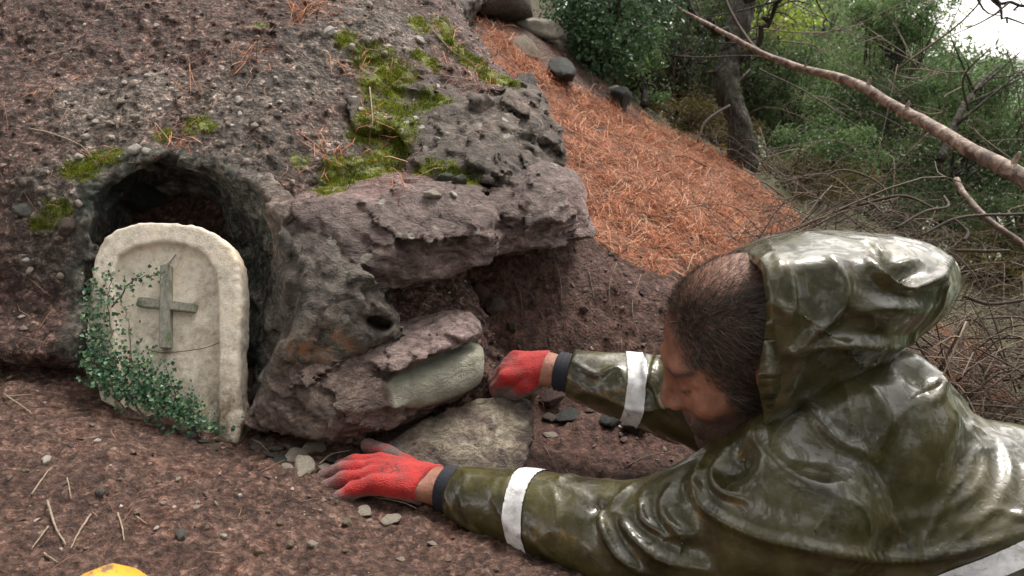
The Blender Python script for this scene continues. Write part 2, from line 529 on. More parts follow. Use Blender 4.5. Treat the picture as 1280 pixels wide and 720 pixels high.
# ================================================================ GROUND
def ground_base(x, y):
    zN = 0.70 - 0.45 * np.maximum(x - 0.464, -0.75 - 0.4 * np.maximum(y - 3.0, 0)) + 0.20 * (np.minimum(y, 3.9) - 2.92) - 0.10 * np.maximum(y - 3.9, 0)
    zN = zN + 0.2 * np.clip(y - 2.2, 0, 1.7) * sstep(0.75, 0.0, x)
    zN = np.where(zN > 0.9, 0.9 + np.tanh((zN - 0.9) / 7) * 7, zN)
    zN = np.where(zN < -1.5, -1.5 + np.tanh((zN + 1.5) / 9) * 9, zN)
    zS = 0.383 - np.where(x > 0, 0.12, 0.055) * x + 0.05 * (y - 1.2) - 0.022 * np.exp(-(((x + 0.46) / 0.16) ** 2 + ((y - 1.27) / 0.12) ** 2)) - 0.6 * np.logaddexp(0, (x - 0.5) * 8) / 8
    y0 = 1.50 + 0.04 * np.sin(x * 7); y1 = 1.90 + 0.12 * np.maximum(x - 0.45, 0)
    t = np.clip((y - y0) / (y1 - y0), 0, 1)
    t = t ** 0.8 * (1 - 0.0) 
    t = t * t * (3 - 2 * t) * 0.55 + t * 0.45
    # small hollow dug under the boulders
    z = zS * (1 - t) + zN * t
    r = np.hypot(x, y)
    z = z + 15 * sstep(50, 220, r) * sstep(-60, 40, x)
    z = z - 0.05 * np.exp(-(((x - 0.12) / 0.2) ** 2 + ((y - 1.62) / 0.12) ** 2))
    z = z - 0.075 * np.exp(-(((x - 0.14) / 0.26) ** 2 + ((y - 1.33) / 0.26) ** 2)) - 0.030 * np.exp(-(((x + 0.12) / 0.22) ** 2 + ((y - 1.08) / 0.2) ** 2))
    return z

def axis(lo, hi, h, outer, hmid):
    core = np.arange(lo, hi, h)
    def grow(s, sgn, lim):
        o = []; st = hmid; p = s
        while abs(p) < lim:
            p = p + sgn * st; o.append(p)
            if abs(p - s) > 2.2: st *= 1.22
        return o
    return np.array(grow(lo, -1, outer)[::-1] + list(core) + grow(core[-1], 1, outer))
gx = axis(-1.35, 1.05, 0.0085, 420, 0.022)
gy = axis(0.45, 2.05, 0.0085, 420, 0.022)
GX, GY = np.meshgrid(gx, gy, indexing='ij')
gz = ground_base(GX, GY)
P2 = np.stack([GX, GY, np.zeros_like(GX)], -1).reshape(-1, 3)
near = (np.hypot(GX, GY) < 9).reshape(-1)
nz = np.zeros(len(P2))
nz[near] = 0.030 * fbm(P2[near], 2.2, 3, 1) + 0.016 * fbm(P2[near], 9, 3, 2) + 0.009 * fbm(P2[near], 30, 3, 3, True) 
n2 = (np.hypot(GX, GY) < 2.6).reshape(-1)
nz[n2] += 0.006 * fbm(P2[n2], 75, 2, 4)
nz[~near] = 0.8 * fbm(P2[~near], 0.05, 4, 1)
# stony ledges in the dug face
face = np.exp(-(((GY - 1.68) / 0.16) ** 2)).reshape(-1) * sstep(-0.3, 0.0, P2[:, 0]) * sstep(0.9, 0.6, P2[:, 0])
nz += face * (0.028 * fbm(P2 * [1, 1.6, 1], 11, 4, 8, True))
GV = P2.copy(); GV[:, 2] = gz.reshape(-1) + nz
ni, nj = GX.shape
ii, jj = np.meshgrid(np.arange(ni - 1), np.arange(nj - 1), indexing='ij')
k0 = (ii * nj + jj).reshape(-1)
GQ = np.stack([k0, k0 + nj, k0 + nj + 1, k0 + 1], 1)
NEEDLE_POLY = [(585, 40), (640, 40), (690, 95), (760, 135), (840, 165), (890, 185), (930, 215), (985, 262), (1010, 295), (900, 335), (835, 350), (800, 335), (740, 300), (700, 210), (640, 110)]
gpx, gpy, gd = proj(GV)
nrand = 34 * fbm(GV, 10, 3, 11)
needle = (in_poly(gpx + nrand, gpy + nrand * 0.7, NEEDLE_POLY) & (gd > 1.6) & (gd < 6)).astype(float)
needle2 = (in_poly(gpx + nrand, gpy + nrand, [(1150, 400), (1250, 440), (1260, 520), (1180, 480)]) & (gd > 1.3) & (gd < 3.2)).astype(float)
needle = needle * sstep(-0.42, -0.12, fbm(GV, 16, 3, 14))
needle = np.maximum(needle, 0.55 * needle2)
green = sstep(0.85, 1.3, GV[:, 0] + 0.25 * (GV[:, 1] - 2.5)) * (1 - needle) * (GV[:, 1] > 1.9)
green = np.maximum(green, sstep(3.3, 3.9, GV[:, 1]) * (1 - needle))
far = sstep(8, 30, np.hypot(GV[:, 0], GV[:, 1]))
dug = sstep(-0.25, 0.02, GV[:, 0] + 0.1 * fbm(GV, 6, 2, 12)) * sstep(0.95, 0.6, GV[:, 0]) * sstep(1.12, 1.32, GV[:, 1] + 0.12 * fbm(GV, 6, 2, 13)) * sstep(2.1, 1.95, GV[:, 1]) * 0.9
ground = link('ground', make_mesh('ground', GV, GQ, True, {'needle': needle, 'green': green, 'far': far, 'dug': dug}), M['soil'], kind='structure')

def ground_z(x, y):
    i = int(np.clip(np.searchsorted(gx, x) - 1, 0, ni - 2)); j = int(np.clip(np.searchsorted(gy, y) - 1, 0, nj - 2))
    u = (x - gx[i]) / (gx[i + 1] - gx[i]); v = (y - gy[j]) / (gy[j + 1] - gy[j])
    Z = GV[:, 2].reshape(ni, nj)
    return float((Z[i, j] * (1 - u) + Z[i + 1, j] * u) * (1 - v) + (Z[i, j + 1] * (1 - u) + Z[i + 1, j + 1] * u) * v)

# ================================================================ ROCKS AND BANK
# hollow of the niche (subtracted from everything around it)
NICHE = [(60, 345), (80, 222), (158, 168), (250, 160), (345, 208), (402, 300), (386, 420), (320, 545), (290, 580), (70, 520)]
NBACK = [(135, 330), (150, 235), (190, 212), (240, 212), (280, 250), (300, 320), (300, 420), (295, 540), (150, 520)]
H_niche = hull(np.concatenate([WL([(x, y, 1.22) for x, y in NICHE]), WL([(x + (215 - x) * 0.06, y, 1.42) for x, y in NICHE]), WL([(x, y, 1.66 + 0.16 * (y < 330)) for x, y in NBACK])]))

def cavity(P):
    d = sd_hull(P, H_niche, 0.016)
    m = np.abs(d) < 0.07
    if m.any():
        Q = P[m]; d[m] += (0.016 * fbm(Q, 8, 3, 41) + facet(Q, 12, 0.016, 17, 0.8)) * sstep(0.07, 0.045, np.abs(d[m]))
    return d

def f_bank(P):
    x, y, z = P[:, 0], P[:, 1], P[:, 2]
    zt = 0.84 + (y - 1.54) / 1.25 - 0.62 * np.log1p(np.exp((x + 0.42) * 9)) / 9 - 0.14 * np.log1p(np.exp(-(x + 0.75) * 7)) / 7
    a = (z - zt) * 0.72
    yf = 1.40 + 0.32 * (z - 0.45) + 0.10 * np.clip(-x - 0.85, 0, 1) - 0.055 * np.exp(-((x + 0.93) / 0.17) ** 2 - ((z - 0.52) / 0.05) ** 2) + 0.05 * np.exp(-((x + 0.90) / 0.15) ** 2 - ((z - 0.445) / 0.025) ** 2)
    b = (yf - y) * 0.93
    s = smax(a, b, 0.10)
    xr = -0.10 - 0.7 * (y - 2.28) - 0.45 * sstep(0.80, 0.62, z)
    s = smax(s, (x - xr) * 0.8, 0.12)
    n = 0.030 * fbm(P, 3.2, 2, 21) + 0.017 * fbm(P, 10, 3, 22) + 0.010 * fbm(P * F4([1, 1, 1.7]), 27, 3, 23, True) + 0.0045 * fbm(P, 85, 2, 24)
    s = s + n
    s = smax(s, -(cavity(P) + 0.010 * fbm(P, 30, 3, 25, True)), 0.012)
    return s

BV, BQ = mesh_sdf(f_bank, (-1.75, 1.22, 0.28), (0.18, 2.95, 1.62), 0.0065, 0.03)
def moss_mask(V, spots):
    m = np.zeros(len(V))
    for c, r in spots:
        m = np.maximum(m, 1 - sstep(r * 0.6, r * 1.5, np.linalg.norm(V - c, axis=1)))
    return m

def strata(P, nrm, freq, amp, seed):
    t = (P @ np.asarray(nrm, F4)) * freq + 0.9 * fbm(P, 3.5, 2, seed)
    i = np.floor(t); f = t - i
    h = (np.sin(i * 12.9898 + seed) * 43758.5453); h = h - np.floor(h)
    h2 = (np.sin((i + 1) * 12.9898 + seed) * 43758.5453); h2 = h2 - np.floor(h2)
    return amp * (h + (h2 - h) * sstep(0.86, 1.0, f) - 0.5)

BED = np.array([0.30, -0.42, 0.86]); BED /= np.linalg.norm(BED)       # bedding normal of the schist

def AN_(P, k=2.2):
    return P + np.outer(P @ BED.astype(F4), BED.astype(F4)) * F4(k)

def rock_f(Hs, k, noise, cut=None, kk=0.0045):
    def f(P):
        s = None
        for H in Hs:
            d = sd_hull(P, H, kk)
            s = d if s is None else smin(s, d, k)
        s = s + noise(P)
        if cut is not None:
            s = smax(s, -cut(P), 0.012)
        return s
    return f

def bounds(ptss, m=0.06):
    A = np.concatenate(ptss)
    return A.min(0) - m, A.max(0) + m

# ---- outcrop: purple ledge, crumbly block above it, mossy crest, the stone shell beside the niche
ledge_p = [WL([(372, 300, 1.44), (400, 335, 1.42), (455, 378, 1.41), (520, 364, 1.44), (470, 318, 1.385), (560, 300, 1.43), (610, 330, 1.49), (360, 248, 1.46), (430, 252, 1.45), (520, 240, 1.48), (600, 240, 1.50), (632, 268, 1.49), (628, 315, 1.5),
                   (380, 215, 1.75), (600, 200, 1.85), (450, 330, 1.85), (620, 290, 1.9)]),
           WL([(600, 250, 1.55), (640, 215, 1.58), (690, 205, 1.64), (722, 235, 1.66), (736, 285, 1.63), (720, 300, 1.62), (640, 312, 1.54), (600, 325, 1.53), (655, 260, 1.52),
               (620, 190, 1.95), (720, 220, 2.0), (730, 280, 1.95), (600, 300, 1.95)])]
ledge_h = [hull(p) for p in ledge_p]
n_ledge = lambda P: 0.005 * fbm(P, 5, 2, 31) + facet(AN_(P, 1.5), 6.0, 0.018, 1, 1.0) + facet(AN_(P, 2), 21, 0.006, 2, 1.0) + strata(P, BED, 40, 0.009, 9) + strata(P, BED, 110, 0.003, 19) + 0.002 * fbm(AN_(P), 26, 4, 33, True)
block_p = [WL([(500, 170, 1.66), (520, 145, 1.70), (600, 118, 1.80), (655, 105, 1.88), (688, 145, 1.86), (706, 195, 1.80), (700, 220, 1.72), (640, 240, 1.58), (560, 238, 1.555), (500, 225, 1.57), (600, 170, 1.66), (660, 165, 1.74),
                   (520, 130, 2.05), (660, 95, 2.2), (700, 190, 2.15), (600, 240, 2.0)])]
block_h = [hull(p) for p in block_p]
n_block = lambda P: 0.008 * fbm(P, 7, 2, 34) + facet(AN_(P, 1), 11, 0.022, 3, 0.9, 0.004) + facet(AN_(P, 1), 32, 0.010, 4, 0.9) + 0.004 * fbm(P, 28, 4, 35, True)
crest_p = [WL([(420, 110, 1.74), (430, 30, 1.92), (470, -40, 2.2), (515, -5, 2.35), (560, 30, 2.25), (610, 70, 2.2), (662, 108, 2.02), (655, 128, 1.92), (600, 135, 1.80), (520, 160, 1.69), (440, 165, 1.64), (540, 90, 1.88),
                   (440, 60, 2.5), (600, 110, 2.6), (520, 200, 2.2)]),
           WL([(490, 30, 2.0), (530, -40, 2.5), (560, -70, 2.9), (620, -20, 3.0), (575, 20, 2.35), (500, 120, 2.3), (560, 100, 2.8)])]
crest_h = [hull(p) for p in crest_p]
n_crest = lambda P: 0.018 * fbm(P, 5, 3, 36) + facet(AN_(P, 1), 9, 0.014, 5, 0.7) + 0.012 * fbm(P, 22, 4, 37, True) + 0.004 * fbm(P, 85, 2, 38)
shell_p = [WL([(100, 250, 1.62), (115, 205, 1.66), (200, 180, 1.68), (255, 178, 1.67), (330, 208, 1.57), (392, 262, 1.45), (440, 335, 1.375), (505, 395, 1.36), (513, 415, 1.375), (480, 432, 1.37), (430, 448, 1.345), (345, 475, 1.345), (308, 548, 1.365), (350, 420, 1.335), (390, 330, 1.36), (420, 395, 1.345),
                   (110, 260, 1.8), (250, 200, 1.85), (420, 300, 1.8), (500, 410, 1.62), (320, 540, 1.62)])]
shell_h = [hull(p) for p in shell_p]
scoop = hull(WL([(440, 385, 1.22), (502, 392, 1.22), (512, 420, 1.22), (470, 434, 1.22), (432, 414, 1.22), (452, 394, 1.47), (496, 400, 1.47), (480, 418, 1.47)]))
n_shell = lambda P: 0.008 * fbm(P, 7, 2, 39) + facet(P, 11, 0.013, 6, 0.9) + facet(P, 34, 0.006, 7, 0.9) + 0.005 * fbm(P, 30, 4, 40, True) + 0.003 * fbm(P, 90, 2, 42)
cut_shell = lambda P: np.minimum(cavity(P), 9) 
cut_shell2 = lambda P: smin(cavity(P), sd_hull(P, scoop, 0.008), 0.01)

outcrop = empty('rock_outcrop', (-0.1, 1.7, 0.4), label='large rock outcrop with mossy top, purple-grey overhanging ledge and hollow niche', category='rock')

# ---- split boulder under the ledge: rough body, purple lip, pale fresh break
bo_low = WL([(304, 530, 1.35), (318, 475, 1.35), (345, 440, 1.36), (420, 420, 1.38), (460, 470, 1.325), (440, 500, 1.285), (380, 480, 1.30), (390, 535, 1.285), (434, 562, 1.30), (368, 556, 1.305), (500, 522, 1.345), (545, 516, 1.37), (520, 530, 1.355), (600, 488, 1.43), (330, 548, 1.36),
             (330, 520, 1.7), (420, 430, 1.75), (560, 500, 1.7), (450, 550, 1.6)])
bo_pale = WL([(452, 482, 1.335), (495, 514, 1.330), (540, 516, 1.348), (609, 480, 1.412), (612, 432, 1.42), (540, 466, 1.352), (480, 430, 1.6), (600, 420, 1.7), (600, 480, 1.65), (500, 500, 1.65)])
bo_lip = WL([(446, 458, 1.325), (470, 474, 1.315), (520, 465, 1.325), (560, 442, 1.345), (596, 416, 1.39), (606, 412, 1.425), (594, 392, 1.46), (566, 378, 1.50), (505, 384, 1.48), (440, 398, 1.46), (420, 440, 1.375), (500, 425, 1.37),
             (440, 420, 1.7), (590, 400, 1.75), (600, 430, 1.65), (460, 470, 1.65)])
bo_h = [hull(bo_low), hull(bo_pale), hull(bo_lip)]
n_bo = lambda P: 0.003 * fbm(P, 8, 2, 51) + facet(AN_(P, 1.5), 8, 0.010, 8, 1.0) + facet(AN_(P, 2), 24, 0.005, 9, 1.0) + strata(P, BED, 50, 0.006, 6) + strata(P, BED, 120, 0.0025, 16) + 0.002 * fbm(AN_(P), 30, 4, 53, True)
def f_boulder(P):
    dl, dp, du = (sd_hull(P, h, 0.008) for h in bo_h)
    n = n_bo(P)
    s = np.minimum(np.minimum(dl + n * 1.15, dp + 0.12 * n + 0.0025 * fbm(P, 14, 3, 56)), du + n)
    return smax(s, -(cavity(P) + 0.004), 0.01)

def build_rock(name, f, ptss, h, mat, parent=None, attrs=None, m=0.06, **props):
    lo, hi = bounds(ptss, m)
    V, Q = mesh_sdf(f, lo, hi, h, 0.03)
    at = attrs(V, Q) if attrs else {}
    o = link(name, make_mesh(name, V, Q, True, at), mat, **props)
    if parent is not None:
        child_at(o, parent)
    return o, V, Q

R = {}
f_led = rock_f(ledge_h, 0.015, n_ledge, cavity); f_blk = rock_f(block_h, 0.02, n_block); f_cre = rock_f(crest_h, 0.04, n_crest); f_shl = rock_f(shell_h, 0.02, n_shell, cut_shell2)
MOSSPX = [(470, 78, 26), (490, 92, 26), (478, 112, 26), (488, 135, 28), (470, 150, 22), (497, 160, 24), (492, 188, 24), (478, 205, 22), (455, 215, 24), (430, 228, 26), (410, 240, 20), (450, 170, 16), (545, 130, 20), (525, 135, 12), (560, 48, 12), (575, 62, 14), (590, 78, 16), (612, 95, 14), (632, 102, 12), (640, 108, 10), (555, 30, 14), (525, 32, 14), (470, 70, 16), (580, 225, 15), (555, 210, 14), (530, 210, 14), (433, 50, 14),
          (110, 207, 20), (135, 195, 15), (92, 212, 14), (62, 268, 16), (78, 262, 12), (50, 280, 10), (245, 155, 15), (260, 160, 10), (205, 170, 10), (325, 32, 8), (420, 205, 14), (375, 200, 10), (540, 80, 12), (525, 70, 10)]
GREYPX = [(140, 140, 70), (100, 130, 40), (190, 110, 40), (300, 120, 60), (340, 110, 50), (300, 170, 60), (420, 40, 60), (480, 30, 60), (390, 100, 40), (130, 200, 50), (60, 240, 50), (280, 150, 40), (70, 310, 50), (440, 200, 60), (330, 200, 30)]

# crest, block, ledge, shell
_, RV, RQ = build_rock('mossy_crest', f_cre, crest_p, 0.0075, M['darkrock'], outcrop)
R['crest'] = (bpy.data.objects['mossy_crest'], RV, RQ)
_, RV, RQ = build_rock('crumbly_block', f_blk, block_p, 0.0065, M['darkrock'], outcrop)
R['block'] = (bpy.data.objects['crumbly_block'], RV, RQ)
_, RV, RQ = build_rock('overhanging_ledge', f_led, ledge_p, 0.0052, M['purple'], outcrop)
R['ledge'] = (bpy.data.objects['overhanging_ledge'], RV, RQ)
M['shell'] = mat_rock('niche_stone', (0.030, 0.028, 0.024), (0.165, 0.146, 0.125), (0.42, 0.38, 0.33), (1, 1, 1.4), rough=0.6)
_, RV, RQ = build_rock('niche_wall', f_shl, shell_p, 0.0055, M['shell'], outcrop)
R['shell'] = (bpy.data.objects['niche_wall'], RV, RQ)

def bo_attrs(V, Q):
    dl, dp, du = (ev(lambda P, h=h: sd_hull(P, h, 0.008), V) for h in bo_h)
    pale = sstep(0.002, 0.006, np.minimum(dl + 0.0035, du + 0.0035) - dp + 0.0035)
    return {'pink': sstep(-0.002, 0.006, np.minimum(dl, dp) - du), 'pale': pale, 'soil': sstep(0.62, 0.48, V[:, 2]) * (1 - pale) * 0.5}
_, RV, RQ = build_rock('split_boulder', f_boulder, [bo_low, bo_pale, bo_lip], 0.0045, M['boulder'], None, bo_attrs, 0.05,
    label='split boulder with purple crust and pale grey-green broken face held by red gloves', category='boulder')
R['boulder'] = (bpy.data.objects['split_boulder'], RV, RQ)
sl_p = WL([(455, 560, 1.34), (520, 520, 1.385), (565, 496, 1.43), (612, 480, 1.47), (652, 481, 1.49), (668, 498, 1.475), (674, 525, 1.445), (668, 570, 1.395), (648, 600, 1.355), (600, 612, 1.32), (520, 600, 1.30), (450, 585, 1.30), (580, 550, 1.345), (640, 520, 1.42),
           (470, 600, 1.5), (650, 560, 1.62), (640, 620, 1.5)])
n_sl = lambda P: 0.008 * fbm(P, 8, 3, 61) + facet(AN_(P, 1.5), 8, 0.008, 10, 0.9) + facet(AN_(P, 2), 26, 0.0035, 11, 0.8) + 0.004 * fbm(P, 30, 4, 63, True)
sl_h = [hull(sl_p)]
_, RV, RQ = build_rock('stone_slab', rock_f(sl_h, 0.01, n_sl, None, 0.007), [sl_p], 0.0045, M['slab'], None, lambda V, Q: {'soil': sstep(0.47, 0.40, V[:, 2])}, 0.05,
    label='tan flat stone slab wedged under the split boulder between the gloves', category='stone')
R['slab'] = (bpy.data.objects['stone_slab'], RV, RQ)

TREES = {k: bvh_of(v[1], v[2]) for k, v in R.items()}
TREES['bank'] = bvh_of(BV, BQ)
_nearq = GQ[(gd[GQ[:, 0]] > 0.4) & (gd[GQ[:, 0]] < 8) & (np.abs(GV[GQ[:, 0], 0]) < 4)]
TREES['ground'] = bvh_of(GV, _nearq)
ROCKT = list(TREES.values())

def spots(lst):
    o = []
    for x, y, r in lst:
        h = ray(x, y, ROCKT)
        if h: o.append((h[0], r * (h[0] - CO) @ CF / 1000))
    return o
MS = spots(MOSSPX); GS = spots(GREYPX)
def put_attr(me, k, a):
    at = me.attributes.new(k, 'FLOAT', 'POINT'); at.data.foreach_set('value', np.asarray(a, F4))
for k in ('crest', 'block', 'ledge', 'shell'):
    o, V, Q = R[k]
    put_attr(o.data, 'moss', moss_mask(V, MS))
    if k == 'shell': put_attr(o.data, 'rust', moss_mask(V, spots([(390, 440, 30), (420, 445, 25), (365, 460, 25), (405, 425, 20)])))
    put_attr(o.data, 'lichen', np.full(len(V), 1.0 if k != 'shell' else 0.3))
    N = vnormals(V, Q)
    put_attr(o.data, 'soil', sstep(0.35, 0.75, N[:, 2]) * (0.55 if k in ('ledge', 'block') else 0.8))
cav = ev(cavity, BV)
bank_moss = moss_mask(BV, MS)
bank = link('bank', make_mesh('bank', BV, BQ, True, {'moss': bank_moss, 'grey': moss_mask(BV, GS), 'stone': sstep(0.040, 0.010, cav + 0.012 * fbm(BV, 12, 2, 26)) * np.where(BV[:, 0] < -0.66, 0.8, 1)}), M['bank'], kind='structure')

# ================================================================ PLAQUE IN THE NICHE
def poly_sd(p, poly):
    """signed distance of 2D points to a polygon"""
    d = np.full(len(p), 1e9); s = np.ones(len(p))
    n = len(poly)
    for i in range(n):
        a, b = poly[i], poly[i - 1]
        e = b - a; w = p - a
        t = np.clip(w @ e / (e @ e), 0, 1)
        q = w - t[:, None] * e
        d = np.minimum(d, (q * q).sum(1))
        c1 = p[:, 1] >= a[1]; c2 = p[:, 1] < b[1]; c3 = e[0] * w[:, 1] > e[1] * w[:, 0]
        s = np.where((c1 & c2 & c3) | (~c1 & ~c2 & ~c3), -s, s)
    return s * np.sqrt(d)

PL_O = W(208, 400, 1.43)
_up = W(210, 280, 1.475) - W(205, 520, 1.385); PL_U = _up / np.linalg.norm(_up)
_r = W(300, 420, 1.425) - W(115, 405, 1.44); _r -= PL_U * (_r @ PL_U); PL_R = _r / np.linalg.norm(_r)
PL_N = np.cross(PL_R, PL_U)
if PL_N @ CF > 0: PL_N = -PL_N
def on_plaque(px, py, off=0.0):
    d = W(px, py, 1.0) - CO
    t = ((PL_O + PL_N * off - CO) @ PL_N) / (d @ PL_N)
    return CO + d * t
def pl_uv(px, py):
    q = on_plaque(px, py) - PL_O
    return np.array([q @ PL_R, q @ PL_U])
outer = [(113, 345), (117, 318), (128, 296), (145, 285), (170, 279), (205, 276), (240, 280), (268, 290), (288, 306), (298, 328), (302, 360), (300, 405), (301, 425), (298, 440), (299, 495), (306, 525), (296, 556), (240, 548), (170, 525), (125, 500), (108, 440), (107, 390)]
inner = [(147, 520), (140, 345), (148, 320), (168, 308), (200, 302), (232, 306), (256, 318), (268, 338), (272, 365), (273, 440), (272, 545), (200, 560)]
O2 = np.array([pl_uv(*p) for p in outer]); I2 = np.array([pl_uv(*p) for p in inner])
PAX = np.stack([PL_R, PL_U, PL_N]).astype(F4)
def f_plaque(P):
    q = (P - PL_O.astype(F4)) @ PAX.T
    d2 = poly_sd(q[:, :2], O2); di = poly_sd(q[:, :2], I2)
    n = 0.0045 * fbm(P, 14, 3, 71) + 0.0030 * fbm(P, 45, 3, 72, True) - 0.001
    d2 = d2 + 0.5 * n
    body = smax(d2, np.abs(q[:, 2] + 0.026) - 0.026, 0.008)
    rec = smax(di + 0.4 * n, -(q[:, 2] + 0.016 - 0.25 * n), 0.007)
    return smax(body, -rec, 0.004) + 0.35 * n
PV, PQ = mesh_sdf(f_plaque, PL_O - 0.30, PL_O + 0.27, 0.0036, 0.004)
def mat_plaque():
    t = NT('weathered_cream_stone')
    a = t.noise(10, 6, 0.65); b = t.noise(80, 5, 0.7)
    col = t.ramp(b, [(0.25, (0.46, 0.42, 0.355)), (0.5, (0.66, 0.60, 0.51)), (0.75, (0.76, 0.71, 0.62))])
    st = t.ramp(a, [(0.32, (0.62, 0.60, 0.56)), (0.5, (1, 1, 1)), (0.7, (1.06, 0.98, 0.86))])
    col = t.mix(1.0, col, st, 'MULTIPLY')
    col = t.mix(t.rng(t.noise(18, 6, 0.75, 1.0), 0.56, 0.68, 0, 0.6), col, (0.20, 0.175, 0.13))
    dirt = t.math('MULTIPLY', t.attr('dirt'), t.rng(t.noise(35, 6, 0.75), 0.38, 0.56))
    col = t.mix(dirt, col, t.ramp(t.noise(60, 4, 0.7), [(0.35, (0.04, 0.045, 0.03)), (0.65, (0.22, 0.15, 0.10))]))
    t.bump(t.math('ADD', b, t.noise(300, 3, 0.7)), 0.35, 0.004)
    return t.set(color=col, rough=0.75, spec=0.3)
M['plaque'] = mat_plaque()
qv = (PV - PL_O) @ PAX.T.astype(float)
ppx, ppy, _ = proj(PV)
dirt = sstep(455, 520, ppy + (ppx - 250) * 0.10) * 0.9 + sstep(0.03, 0.0, np.abs(qv[:, 2] + 0.052)) * 0
plaque = empty('stone_plaque', tuple(W(215, 540, 1.40)), label='cream arched stone plaque with a grey wooden cross, standing in the rock niche', category='plaque')
child_at(link('slab', make_mesh('plaque_slab', PV, PQ, True, {'dirt': dirt}), M['plaque']), plaque)

def bevel_bar(a, b, w0, w1, depth, nrm, bev=0.0015, jag=0.0):
    """bar from a to b lying on a plane with normal nrm"""
    a, b = np.asarray(a), np.asarray(b)
    t = b - a; L = np.linalg.norm(t); t = t / L; s = np.cross(nrm, t)
    bm = bmesh.new()
    segs = 7; prev = None; rings = []
    for i in range(segs):
        k = i / (segs - 1); c = a + t * L * k; w = (w0 + (w1 - w0) * k) / 2
        w += random.uniform(-1, 1) * 0.0006
        vs_ = [bm.verts.new(c + s * sx * w + nrm * z + t * (random.uniform(-jag, jag) if i in (0, segs - 1) else 0)) for sx, z in ((-1, -0.004), (1, -0.004), (1, depth), (-1, depth))]
        rings.append(vs_)
    for r0, r1 in zip(rings, rings[1:]):
        for k in range(4):
            bm.faces.new((r0[k], r0[(k + 1) % 4], r1[(k + 1) % 4], r1[k]))
    bm.faces.new(rings[0][::-1]); bm.faces.new(rings[-1])
    bmesh.ops.recalc_face_normals(bm, faces=bm.faces)
    e = [e for e in bm.edges if e.calc_face_angle(0) > 0.8]
    bmesh.ops.bevel(bm, geom=e, offset=bev, segments=2, affect='EDGES')
    me = bpy.data.meshes.new('bar'); bm.to_mesh(me); bm.free()
    return me
def mat_wood():
    t = NT('weathered_grey_wood')
    v = t.map((60, 60, 9), (0, 0, 0)); n = t.noise(3, 6, 0.7, 0.5, v)
    col = t.ramp(n, [(0.3, (0.13, 0.13, 0.105)), (0.5, (0.23, 0.225, 0.185)), (0.7, (0.34, 0.33, 0.28))])
    col = t.mix(t.rng(t.noise(30, 3), 0.56, 0.66), col, (0.09, 0.14, 0.07))
    t.bump(n, 0.6, 0.003)
    return t.set(color=col, rough=0.8)
M['wood'] = mat_wood()
PF = -0.0155
c_up = bevel_bar(on_plaque(210.5, 334, PF), on_plaque(209.5, 437, PF), 0.0180, 0.0190, 0.016, PL_N, 0.0016, 0.002)
c_bm = bevel_bar(on_plaque(175, 378.5, PF), on_plaque(247, 387, PF), 0.017, 0.0165, 0.0135, PL_N, 0.0016, 0.002)
child_at(link('cross_upright', c_up, M['wood']), plaque)
child_at(link('cross_beam', c_bm, M['wood']), plaque)

# thin dry tendrils lying on the plaque
M['twig'] = mat_rnd('dry_twig', [(0, (0.07, 0.05, 0.04)), (0.5, (0.20, 0.15, 0.115)), (1, (0.38, 0.30, 0.23))], 0.7, 0.3, 150)
for pl in ([(183, 436), (200, 441), (230, 439), (260, 434), (280, 425), (287, 418), (285, 413), (275, 413)], [(202, 334), (212, 328), (220, 318)]):
    mb = MB()
    add_tube(mb, spline([on_plaque(x, y, -0.010 + 0.003 * math.sin(x)) for x, y in pl], 14), 0.0009, 5, 0.35)
    link('dry_tendril', mb.mesh('dry_tendril'), M['twig'], label='thin dry plant tendril lying on the cream plaque by the cross', category='tendril', group='dry tendrils on the plaque')

# ivy
def leaf_cloud(P, Nrm, size, rng=RNG, curl=0.25, aspect=0.75, jitter=0.9, a=None, fold=True):
    """one leaf (4 triangles, folded on the midrib) at each point"""
    n = len(P)
    N = Nrm + rng.normal(size=(n, 3)) * jitter; N /= np.linalg.norm(N, axis=1)[:, None]
    T = rng.normal(size=(n, 3)); T -= N * (T * N).sum(1)[:, None]; T /= np.linalg.norm(T, axis=1)[:, None]
    S = np.cross(N, T)
    sz = (np.asarray(size) * (0.6 + 0.8 * rng.random(n)))[:, None]
    c = curl * sz
    base = P; tip = P + T * sz - N * c * 0.7; mid = P + T * sz * 0.5
    l = mid + S * sz * aspect * 0.5 + N * c; r = mid - S * sz * aspect * 0.5 + N * c
    V = np.stack([base, r, tip, l], 1).reshape(-1, 3)
    k = np.arange(n) * 4
    F = np.concatenate([np.stack([k, k + 1, k + 2], 1), np.stack([k, k + 2, k + 3], 1)])
    rnd = np.repeat(rng.random(n) if a is None else a, 4)
    return V, F, rnd

M['ivy'] = mat_rnd('ivy_leaf', [(0, (0.018, 0.055, 0.028)), (0.5, (0.05, 0.145, 0.075)), (0.85, (0.11, 0.24, 0.12)), (1, (0.30, 0.38, 0.17))], 0.4, 0.5, None, True)
ivy = empty('ivy_plant', tuple(W(190, 520, 1.385)), label='small green ivy climbing over the left and lower edge of the cream plaque', category='plant')
mbs, mbl = MB(), MB()
stems = [[(165, 520), (130, 480), (116, 430), (113, 380), (116, 340)], [(180, 520), (150, 470), (140, 420), (135, 375), (142, 340)], [(200, 525), (175, 480), (165, 440), (160, 400), (150, 370)], [(215, 530), (200, 490), (190, 460), (183, 430)], [(140, 385), (165, 352), (190, 345), (207, 338)], [(240, 540), (225, 510), (215, 480), (205, 455)],
         [(150, 500), (125, 455), (112, 400)], [(230, 540), (195, 515), (150, 480), (125, 440)], [(250, 545), (240, 515), (235, 495)]]
ivp = []
